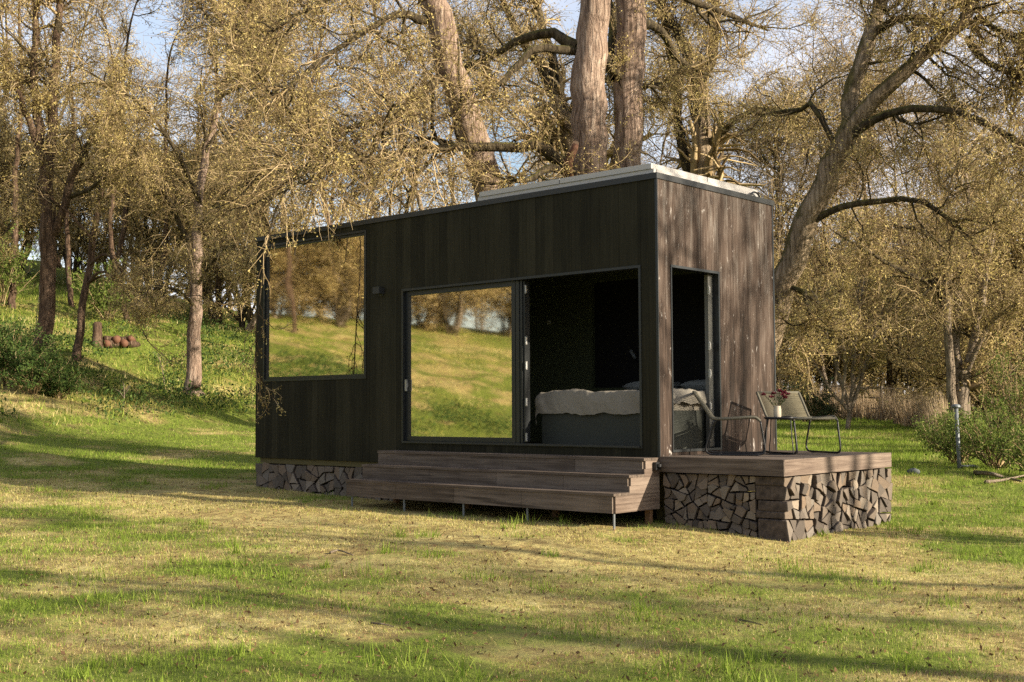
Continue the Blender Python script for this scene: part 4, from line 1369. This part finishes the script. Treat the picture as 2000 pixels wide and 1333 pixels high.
# --- right hand trees
b4, d4 = ground_hit(1872, 862)
d4 = min(d4, 30)
tree('clump_tree', 'many stemmed clump tree at the far right behind the steel post', [
    (3, 0.6, (1874, 850, d4, 0.30), (1878, 780, d4, 0.26), (1880, 720, d4, 0.24)),
    (8, 0.3, (1866, 840, d4 - 0.2, 0.14), (1856, 720, d4 - 0.2, 0.13), (1848, 610, d4 - 0.2, 0.115), (1852, 545, d4 - 0.3, 0.10), (1880, 505, d4 - 0.6, 0.08), (1930, 492, d4 - 1, 0.04)),
    (10, 0.2, (1888, 740, d4, 0.13), (1902, 660, d4, 0.12), (1918, 580, d4, 0.10), (1932, 480, d4, 0.08), (1960, 380, d4, 0.04)),
    (10, 0.2, (1876, 740, d4, 0.12), (1866, 640, d4 + 0.2, 0.11), (1872, 530, d4 + 0.2, 0.10), (1890, 400, d4 + 0.3, 0.07), (1880, 290, d4 + 0.3, 0.04)),
    (9, 0.2, (1892, 720, d4 - 0.1, 0.08), (1930, 640, d4 - 0.5, 0.07), (1975, 600, d4 - 1, 0.05), (2020, 585, d4 - 1.4, 0.03)),
    (9, 0.2, (1850, 640, d4, 0.08), (1830, 560, d4 - 0.3, 0.07), (1780, 540, d4 - 0.8, 0.06), (1710, 500, d4 - 1.3, 0.05), (1640, 460, d4 - 1.8, 0.02)),
    (8, 0.2, (1860, 560, d4, 0.08), (1820, 470, d4, 0.07), (1750, 440, d4 - 0.4, 0.05), (1680, 470, d4 - 0.8, 0.02)),
], M['bark_pale'], M['leaf'], 110, rs=0.85, dark=5, lv=dict(LV_BIG, max1=3.4, c2=9, c3=10), leaves=3, lsize=0.055, twig_r=0.007, droop=-0.08, jit=0.08)
b5, d5 = ground_hit(1660, 812)
d5 = min(d5, 36)
tree('vase_shaped_shrub', 'bare V shaped shrub of thin stems in the dry reeds right of the chairs', [
    (8, 0.3, (1660, 806, d5, 0.07), (1668, 730, d5, 0.06), (1672, 640, d5, 0.045), (1690, 540, d5, 0.02)),
    (8, 0.3, (1660, 806, d5, 0.07), (1640, 730, d5, 0.055), (1612, 650, d5, 0.045), (1590, 560, d5, 0.02)),
    (8, 0.3, (1662, 800, d5, 0.06), (1690, 720, d5, 0.05), (1712, 640, d5, 0.04), (1740, 570, d5, 0.02)),
    (7, 0.3, (1655, 800, d5, 0.06), (1620, 760, d5, 0.045), (1580, 690, d5, 0.03), (1550, 620, d5, 0.015)),
    (7, 0.3, (1645, 790, d5 - 0.3, 0.05), (1650, 700, d5 - 0.5, 0.04), (1635, 600, d5 - 0.8, 0.02)),
], M['bark_pale'], M['leaf'], 111, lv=dict(c2=8, c3=6, l1=(0.3, 0.6), l2=(0.3, 0.6), l3=(0.35, 0.8), max1=2.2), leaves=5, lsize=0.075, twig_r=0.007, flare=1.1)

# --- generic woodland trees, copied
def proto(name, seed, hgt, stems, leaf_m, bark_m, leaves, lsize, low, lv, rs=1.0):
    rg = np.random.default_rng(seed)
    limbs = []
    for s_ in range(stems):
        a = rg.uniform(0, 6.28); lean = rg.uniform(0.05, 0.22) * hgt
        pts = [(0.2 * math.cos(a) * (s_ > 0), 0.2 * math.sin(a) * (s_ > 0), 0, 0.12 - 0.015 * s_)]
        for f_ in (0.3, 0.6, 0.85, 1.0):
            pts.append((math.cos(a) * lean * f_ ** 1.5 + rg.normal() * 0.3, math.sin(a) * lean * f_ ** 1.5 + rg.normal() * 0.3, hgt * f_ * rg.uniform(0.93, 1), (0.12 - 0.015 * s_) * (1.04 - f_ * 0.9)))
        limbs.append((8 if name == 'bare_tree' else 16 if stems < 3 else 11, low, *pts))
    return tree(name, 'x', limbs, bark_m, leaf_m, seed, lv=lv, dark=1, rs=rs, leaves=leaves, lsize=lsize, world_pts=True, from_ground=False, twig_r=0.011, droop=-0.04, jit=0.14)


LVG = dict(c2=9, c3=9, l1=(0.2, 0.45), l2=(0.4, 0.85), l3=(0.45, 1.0), u1=0.06, w1=0.30, r1=0.034)
pA = proto('woodland_tree', 201, 15, 2, M['leaf_b'], M['bark_pale'], 3, 0.075, 0.12, LVG)
pB = proto('woodland_tree', 202, 13, 3, M['leaf'], M['bark_pale'], 3, 0.07, 0.10, LVG)
pC = proto('woodland_tree', 203, 16, 1, M['leaf_b'], M['bark_brown'], 3, 0.075, 0.22, LVG)
pD = proto('thicket_bush', 204, 5.5, 5, M['leaf_b'], M['bark_pale'], 8, 0.09, 0.05, dict(c2=7, c3=6, l1=(0.3, 0.6), l2=(0.32, 0.62), l3=(0.35, 0.8), u1=0.06))
pE = proto('slender_tree', 205, 13, 1, M['leaf_b'], M['bark_brown'], 4, 0.08, 0.25, dict(c2=6, c3=5, l1=(0.12, 0.26), l2=(0.32, 0.62), l3=(0.35, 0.8), u1=0.1))
pF = proto('bare_tree', 206, 14, 2, M['leaf_b'], M['bark_brown'], 1, 0.05, 0.5, dict(c2=5, c3=3, l1=(0.15, 0.32), l2=(0.32, 0.62), l3=(0.35, 0.8), u1=0.08, r1=0.045), 1.5)
first = {}


def put(src, px, d, rz, sc, label, group):
    p_ = W(px, 800, d)
    place(src, p_[0], p_[1], rz, sc, label, group)


def place(src, x, y, rz, sc, label, group):
    z = float(gz(x, y)) - 0.06
    if src.name not in first:
        first[src.name] = 1
        src.location = (x, y, z); src.rotation_euler = (0, 0, rz); src.scale = (sc,) * 3
        src['label'] = label; src['group'] = group
        return src
    return dup(src, (x, y, z), rz, sc, label, group)


prg = np.random.default_rng(31)
LB = ('tan budding tree in the dense wood beyond the lawn', 'trees in the wood beyond the lawn')
for i, (px, d) in enumerate([(1420, 54), (1505, 46), (1560, 50), (1620, 47), (1690, 52), (1745, 48), (1800, 46), (1860, 50), (1930, 40), (1240, 58), (1010, 44), (920, 47), (830, 42), (740, 48), (660, 40), (560, 46), (1760, 66), (1620, 66), (1880, 62), (1990, 58), (1480, 62), (1100, 62)]):
    put((pA, pB, pC)[i % 3], px, d, prg.uniform(0, 6.28), prg.uniform(0.8, 1.1), *LB)
LT = ('low tan thicket bush in the undergrowth behind the reeds', 'thicket bushes behind the reeds')
for i, (px, d) in enumerate([(1530, 48), (1590, 50), (1650, 52), (1710, 50), (1765, 47), (1880, 40), (1940, 36), (2000, 34), (1560, 56), (1680, 58), (1800, 54), (1460, 44), (1910, 46), (1740, 60)]):
    put(pD, px, d, prg.uniform(0, 6.28), prg.uniform(0.75, 1.2), *LT)
LS = ('slender pale trunk among the many thin trees on the left bank', 'slender trees on the left bank')
for i, (px, d) in enumerate([(22, 42), (138, 44), (205, 47), (248, 43), (300, 46), (425, 47), (462, 50), (-60, 42), (10, 54), (180, 56), (360, 58), (110, 58)]):
    put(pE, px, d, prg.uniform(0, 6.28), prg.uniform(0.8, 1.15), *LS)
LU = ('budding tree crowding the top of the left bank', 'trees on top of the left bank')
for i, (px, d) in enumerate([(-30, 52), (90, 62), (260, 62), (450, 56), (520, 46)]):
    put((pB, pA)[i % 2], px, d, prg.uniform(0, 6.28), prg.uniform(0.85, 1.1), *LU)
# the bank to the left of the camera, mirrored in the panes
for i, (x_, y_) in enumerate([(-38, -22), (-42, -28), (-44, -18), (-40, -36), (-48, -30), (-36, -31), (-50, -40), (-45, -41), (-41, -24), (-53, -26), (-38, -26), (-40, -32), (-43, -22), (-37, -18), (-46, -35), (-34, -24), (-36, -22), (-33, -30), (-39, -29), (-35, -36), (-31, -34), (-41, -33), (-37, -39), (-33, -41)]):
    place(pD, x_, y_, prg.uniform(0, 6.28), prg.uniform(0.7, 1.1), 'low bare thicket on the crest of the mirrored bank', 'thickets mirrored in the panes')
LK = ('tangled bare thicket between the thin trunks on the left bank', 'thickets on the left bank')
for i, (px, d) in enumerate([(30, 52), (140, 51), (225, 54), (310, 50), (420, 49), (480, 46), (-30, 50), (110, 60), (280, 60), (400, 60)]):
    put(pD, px, d, prg.uniform(0, 6.28), prg.uniform(0.8, 1.2), *LK)
LR = ('tree on the grassy bank mirrored in the window panes', 'trees mirrored in the panes')
for i, (x_, y_) in enumerate([(-31, -19), (-35, -27), (-40, -15), (-42, -34), (-46, -24), (-38, -41), (-50, -36), (-33, -12), (-47, -12), (-54, -20), (-36, -48), (-58, -30), (-46, -46), (-52, -44), (-60, -40), (-44, -29), (-49, -22), (-55, -37), (-43, -39), (-62, -26), (-58, -46), (-64, -34), (-52, -52)]):
    place((pC, pA, pB)[i % 3], x_, y_, prg.uniform(0, 6.28), prg.uniform(0.75, 1.0), *LR)
# tall trees to the right of the lawn, out of frame, whose long shadows streak it
LX = ('tall tree standing right of the lawn outside the picture', 'trees shading the lawn from the right')
for i, (x_, y_, s_, r_) in enumerate([(19, 3.0, 0.85, 1.0), (33, 6.5, 1.0, 0.4), (37, -7, 1.0, 3.3), (20, 0.2, 0.9, 5.0), (22, -10, 0.8, 4.0), (27, 1.2, 0.95, 0.7), (29, -3, 1.0, 2.9), (34, 0, 1.0, 5.6), (21, 6.1, 0.95, 2.6), (13.5, 4.65, 0.75, 0.9)]):
    place(pF, x_, y_, r_, s_, *LX)

# --- undergrowth
def shrub(name, px, d, wdt, hgt, leaf_m, n, size, label, group=None, cat='bush', stems=26):
    p_ = W(px, 800, d); x0, y0 = p_[0], p_[1]; z0 = float(gz(x0, y0))
    rg = np.random.default_rng(int(px * 7 + d))
    root = empty(name, (x0, y0, z0)); tag(root, label, cat, group)
    a = rg.uniform(0, 6.28, stems); rr = rg.random(stems) ** 0.6
    tip = np.stack([np.cos(a) * rr * wdt, np.sin(a) * rr * wdt, hgt * rg.uniform(0.55, 1.0, stems) * (1 - 0.35 * rr ** 2)], -1)
    t = np.linspace(0, 1, 8)[None, :, None]
    P = tip[:, None] * np.concatenate([t ** 1.0 * 0.9 + 0.1, t ** 1.0 * 0.9 + 0.1, t ** 0.85], -1) + rg.normal(size=(stems, 8, 3)) * 0.03
    Rr = np.linspace(0.014, 0.005, 8)[None] * np.ones((stems, 1))
    V, F = tubes(P, Rr, 4)
    P2, R2 = grow(P, Rr, 9, rg, t=(0.2, 1), ang=(20, 65), ln=(0.2, 0.45), n=5, up_=0.06, rmin=0.004)
    V2, F2 = tubes(P2, R2, 3)
    mk('stems', np.concatenate([V, V2]), [(F, 0), (F2 + len(V), 0)], M['twig'], root, True)
    lp = leaf_pts(P2, max(1, n // len(P2)), rg, (0.1, 1), 0.05)
    lp = lp[lp[:, 2] > 0.01]
    Vq = quads_at(lp, size, rg, 0.2)
    mk('foliage', Vq, [(np.arange(len(Vq)).reshape(-1, 4), 0)], leaf_m, root)
    return root


shrub('green_bush', 1870, 22.5, 0.75, 1.0, M['shrub'], 5000, 0.05, 'bright green low bush left of and behind the steel post')
shrub('green_bush', 1945, 21.0, 0.95, 1.15, M['shrub'], 6500, 0.05, 'wide green bush right of the steel post at the frame edge')
shrub('green_bush', 2030, 19.5, 0.9, 1.1, M['shrub'], 5000, 0.05, 'green bush cut by the right edge of the picture')
shrub('green_bush', 1838, 26, 0.7, 0.9, M['shrub'], 3500, 0.055, 'small green bush left of the post at the end of the reeds')
shrub('green_shrub', 1985, 27, 0.9, 2.4, M['shrub'], 3500, 0.06, 'taller fresh green shrub behind the bushes at the right edge')
shrub('evergreen_shrub', 1572, 41, 1.1, 1.7, M['dark_shrub'], 7000, 0.07, 'dark evergreen shrub on the lawn just behind the chairs')
shrub('evergreen_shrub', 1612, 42, 0.8, 0.7, M['dark_shrub'], 4000, 0.06, 'low black green evergreen mound beside the dry reeds')
shrub('bank_shrub', 20, 31, 1.3, 1.9, M['ivy'], 9000, 0.07, 'dark green leafy shrub at the left edge below the tall trunk')
shrub('bank_shrub', 60, 30, 1.0, 1.3, M['ivy'], 6000, 0.07, 'ivy green shrub hugging the foot of the tall dark trunk')
shrub('bank_shrub', 112, 30.5, 0.8, 0.9, M['ivy'], 4500, 0.07, 'low leafy shrub between the dark trunk and the slanting stem')
shrub('bank_shrub', 0, 42, 1.8, 3.4, M['shrub'], 6000, 0.10, 'tall light green shrub high on the bank at the left edge')
shrub('bank_shrub', 205, 42, 1.5, 2.2, M['shrub'], 5000, 0.10, 'light green shrub high on the bank behind the slanting stem')


# ivy and nettles on the bank
vr = np.random.default_rng(61)
n = 120000
x = vr.uniform(-34, -11, n); y = vr.uniform(-14, 16, n)
xf = np.interp(y, [-30, -8, -3, 2, 8], [-12, -13, -15.5, -18.2, -18.5])
dens = sstep(0.40, 0.56, fbm(x, y, 2.4, 71, 4)) * sstep(0.2, 1.4, xf - x) * (1 - 0.55 * sstep(8, 14, xf - x))
k = vr.random(n) < dens
x, y = x[k], y[k]
hh = vr.random(len(x)) ** 1.6 * 0.40 * (0.4 + vnoise(x, y, 1.1, 8))
P = np.stack([x, y, gz(x, y) + hh], -1)
Vq = quads_at(P, 0.10, vr, 0.9)
tag(mk('ground_cover', Vq, [(np.arange(len(Vq)).reshape(-1, 4), 0)], M['ivy']), 'dark green ivy and nettle leaves covering the bank', 'ground cover', kind='stuff')
# longer grass on the bank and far lawn
n = 130000
x = vr.uniform(-42, -10, n); y = vr.uniform(-34, 18, n)
xf = np.interp(y, [-30, -8, -3, 2, 8], [-12, -13, -15.5, -18.2, -18.5])
k = vr.random(n) < sstep(-0.3, 1.5, xf - x) * (0.35 + 0.65 * sstep(0.38, 0.6, fbm(x, y, 3, 91)))
x, y = x[k], y[k]
isg = vr.random(len(x)) < np.clip(0.5 + 2.2 * (fbm(x, y, 3.2, 95) - 0.5), 0, 1)
isd = (~isg) & (fbm(x, y, 2.2, 96) > 0.5)
Vb = blades(x, y, vr.uniform(0.08, 0.26, len(x)) * np.where(y < -5, 0.55, 1), vr.uniform(0.016, 0.034, len(x)), np.full(len(x), 0.9), 0.8, vr)
Ft = np.arange(len(Vb)).reshape(-1, 3)
tag(mk('bank_grass', Vb, [(Ft[isg], 0), (Ft[~isg & ~isd], 1), (Ft[isd], 2)], [M['blade_g'], M['blade_o'], M['blade_d']]), 'long rough grass, green and straw coloured, on the bank', 'grass', kind='stuff')
# dry reeds behind the lawn on the right
n = 9000
ks = np.arange(1560, 1861, 20)
kd = np.array([ground_hit(a_, np.interp(a_, [1560, 1700, 1800, 1860], [810, 818, 838, 862]))[1] for a_ in ks])
px = vr.uniform(1560, 1855, n); d = np.interp(px, ks, np.minimum(kd, 44)) - 0.8 + vr.uniform(0, 3.5, n)
Q = np.array([W(a_, 800, b_) for a_, b_ in zip(px, d)])
k = fbm(Q[:, 0], Q[:, 1], 1.6, 15) > 0.42
Q = Q[k]
Vb = blades(Q[:, 0], Q[:, 1], vr.uniform(0.4, 1.35, len(Q)), vr.uniform(0.016, 0.034, len(Q)), np.full(len(Q), 0.45), 0.9, vr)
tag(mk('dry_reeds', Vb, [(np.arange(len(Vb)).reshape(-1, 3), 0)], M['reed']), 'pale dry reeds standing along the far edge of the lawn', 'reeds', kind='stuff')

# steel vent post
pb, dp = ground_hit(1873, 868)
dp = min(dp, 21.0); pb = W(1873, 868, dp); zb = float(gz(pb[0], pb[1]))
pv = empty('vent_post', (pb[0], pb[1], zb))
tag(pv, 'grey galvanised steel vent post with a cap at the right', 'post')
hp = (868 - 797) / F_PX * dp
m = MB(); m.tube([(0.0, 0, -0.2 - (zb - pb[2]) * 0), (-0.01, 0, 0.2), (-0.035, 0, hp + (pb[2] - zb))], 0.034, 14); m.build('pipe', M['galv'], pv, True)
m = MB(); m.lathe([(0.038, 0), (0.075, 0.015), (0.078, 0.035), (0.06, 0.065), (0.02, 0.075)], 16, at=(-0.036, 0, hp + (pb[2] - zb) - 0.01)); m.build('cap', M['galv'], pv, True)
m = MB(); m.tube(smooth_path([(0, 0, 0.05), (0.06 * 0.74, 0.06 * 0.67, 0.035), (0.18, 0.16, 0.04), (0.26, 0.23, 0.0)], 10), 0.022, 8); m.build('elbow', M['galv'], pv, True)

# stone, fallen branches, far fence and house, log heap and stump on the bank
def rock(px, py, s, label):
    p_, d_ = ground_hit(px, py)
    rg = np.random.default_rng(int(px))
    u = np.linspace(0, 2 * np.pi, 14, endpoint=False); v = np.linspace(0.05, np.pi - 0.05, 9)
    U, Vv = np.meshgrid(u, v, indexing='ij')
    r_ = 1 + 0.35 * (vnoise(np.cos(U) * 2 + Vv, np.sin(U) * 2, 1, int(px) % 50) - 0.5)
    V = np.stack([np.cos(U) * np.sin(Vv) * r_ * s, np.sin(U) * np.sin(Vv) * r_ * s * 0.75, np.cos(Vv) * r_ * s * 0.55 + s * 0.3], -1).reshape(-1, 3)
    I = np.arange(14 * 9).reshape(14, 9); J = np.roll(I, -1, 0)
    o = mk('field_stone', V, [(np.stack([I[:, :-1], J[:, :-1], J[:, 1:], I[:, 1:]], -1).reshape(-1, 4), 0)], M['stone'], smooth=True)
    o.location = p_; tag(o, label, 'stone')


rock(1784, 926, 0.11, 'dark rounded stone lying in the grass beyond the deck corner')


def stick(pts, r, label, name='fallen_branch'):
    P = []
    for (px, py, dz) in pts:
        p_, _ = ground_hit(px, py); p_[2] = gz(p_[0], p_[1]) + dz; P.append(p_)
    P = np.array(P); org = P[0].copy()
    m = MB(); m.tube(smooth_path(P - org, 14), np.linspace(r, r * 0.4, 14), 7)
    o = m.build(name, M['bark_pale'], None, True); o.location = org
    tag(o, label, 'branch')


stick([(1905, 928, 0.04), (1935, 938, 0.10), (1965, 940, 0.05), (1995, 948, 0.06)], 0.04, 'bent fallen branch lying in the grass at the right edge')
stick([(1925, 946, 0.03), (1960, 944, 0.05), (2010, 938, 0.09)], 0.03, 'thinner straight fallen branch crossing the bent one')
stick([(1445, 1216, 0.012), (1468, 1222, 0.02), (1490, 1226, 0.012)], 0.008, 'short grey twig lying in the foreground grass', 'twig')
stick([(725, 1222, 0.012), (748, 1226, 0.02), (770, 1230, 0.012)], 0.008, 'dark broken twig in the foreground grass left of centre', 'twig')
stick([(645, 1085, 0.02), (662, 1083, 0.03), (690, 1087, 0.01)], 0.012, 'short brown stick on the worn lawn before the steps', 'twig')

wr = np.random.default_rng(5)
for i in range(11):
    p_, d_ = ground_hit(213 + 4.6 * i + wr.uniform(-2, 2), 678)
    row = i % 2
    o = MB(); o.tube([(-0.35, 0, 0), (0.35, 0.05, 0)], wr.uniform(0.08, 0.13), 9)
    lo = o.build('heaped_log', M['bark_brown'] if i % 3 else M['inner_bark'], None, True)
    lo.location = (p_[0], p_[1], p_[2] + 0.09 + 0.15 * row); lo.rotation_euler = (0, wr.uniform(-0.1, 0.1), R_(-50) + wr.uniform(-0.3, 0.3))
    tag(lo, 'reddish log in the small heap lying on the bank between the trunks', 'log', 'log heap on the bank')
p_, d_ = ground_hit(190, 676)
m = MB(); m.lathe([(0.22, -0.2), (0.17, 0.1), (0.14, 0.5), (0.135, 0.72), (0.08, 0.76)], 14)
so_ = m.build('tree_stump', M['bark_brown'], None, True); so_.location = p_
tag(so_, 'short broken stump on the bank left of the log heap', 'stump')
# young stems on the slope
for (px, py, top, lean, lb_) in ((58, 730, 560, 20, 'thin pale sapling before the ivy at the left edge'), (240, 800, 750, 2, 'little upright dry stem on the grassy slope'), (322, 752, 690, -14, 'thin bent sapling on the shaded slope left of the spreading tree')):
    p_, d_ = ground_hit(px, py)
    q = W(px + lean, top, d_)
    m = MB()
    pth = smooth_path([(0, 0, -0.05), tuple((q - p_) * 0.5 + np.array([0.04, 0, 0])), tuple(q - p_)], 10)
    m.tube(pth, np.linspace(0.018, 0.006, 10), 5)
    for k in range(4):
        b_ = pth[4 + k]; e_ = b_ + np.array([vr.normal() * 0.18, vr.normal() * 0.18, 0.25])
        m.tube([b_, (b_ + e_) / 2 + 0.02, e_], [0.007, 0.006, 0.003], 4)
    o = m.build('sapling', M['bark_pale'], None, True); o.location = p_
    tag(o, lb_, 'sapling')

hs = W(2010, 800, 62)
house = empty('house', (hs[0], hs[1], float(gz(hs[0], hs[1]))), R_(30))
tag(house, 'pale pink rendered house half hidden by trees at the far right', 'house')
m = MB(); m.box(-5, 5, -3.5, 3.5, -1, 4.2); m.build('wall', M['render'], house)
m = MB(); m.add([(-5.4, -3.9, 4.1), (5.4, -3.9, 4.1), (5.4, 3.9, 4.1), (-5.4, 3.9, 4.1), (-5.4, 0, 7.2), (5.4, 0, 7.2)], [(0, 1, 5, 4), (3, 4, 5, 2), (0, 4, 3), (1, 2, 5), (0, 3, 2, 1)]); m.build('roof', M['rooftile'], house)
for xx in (-3.4, -1.0, 1.6, 3.6):
    m = MB(); m.box(xx, xx + 0.9, -3.56, -3.502, 1.2, 2.6); m.build('window', M['frame'], house)
fa = W(1480, 800, 47); fb = W(1880, 800, 43)
fen = empty('garden_fence', tuple(fa[:2]) + (float(gz(fa[0], fa[1])),))
tag(fen, 'low dark rail fence running behind the reeds', 'fence')
for h_ in (0.35, 0.75, 1.1):
    pts = [fa + (fb - fa) * t for t in np.linspace(0, 1, 9)]
    m = MB(); m.tube([(q[0] - fa[0], q[1] - fa[1], float(gz(q[0], q[1])) + h_ - fen.location.z) for q in pts], 0.028, 6); m.build('rail', M['fence'], fen, True)
for t in np.linspace(0, 1, 9):
    q = fa + (fb - fa) * t
    m = MB(); m.box(q[0] - fa[0] - 0.045, q[0] - fa[0] + 0.045, q[1] - fa[1] - 0.045, q[1] - fa[1] + 0.045, float(gz(q[0], q[1])) - 0.3 - fen.location.z, float(gz(q[0], q[1])) + 1.2 - fen.location.z); m.build('post', M['fence'], fen)
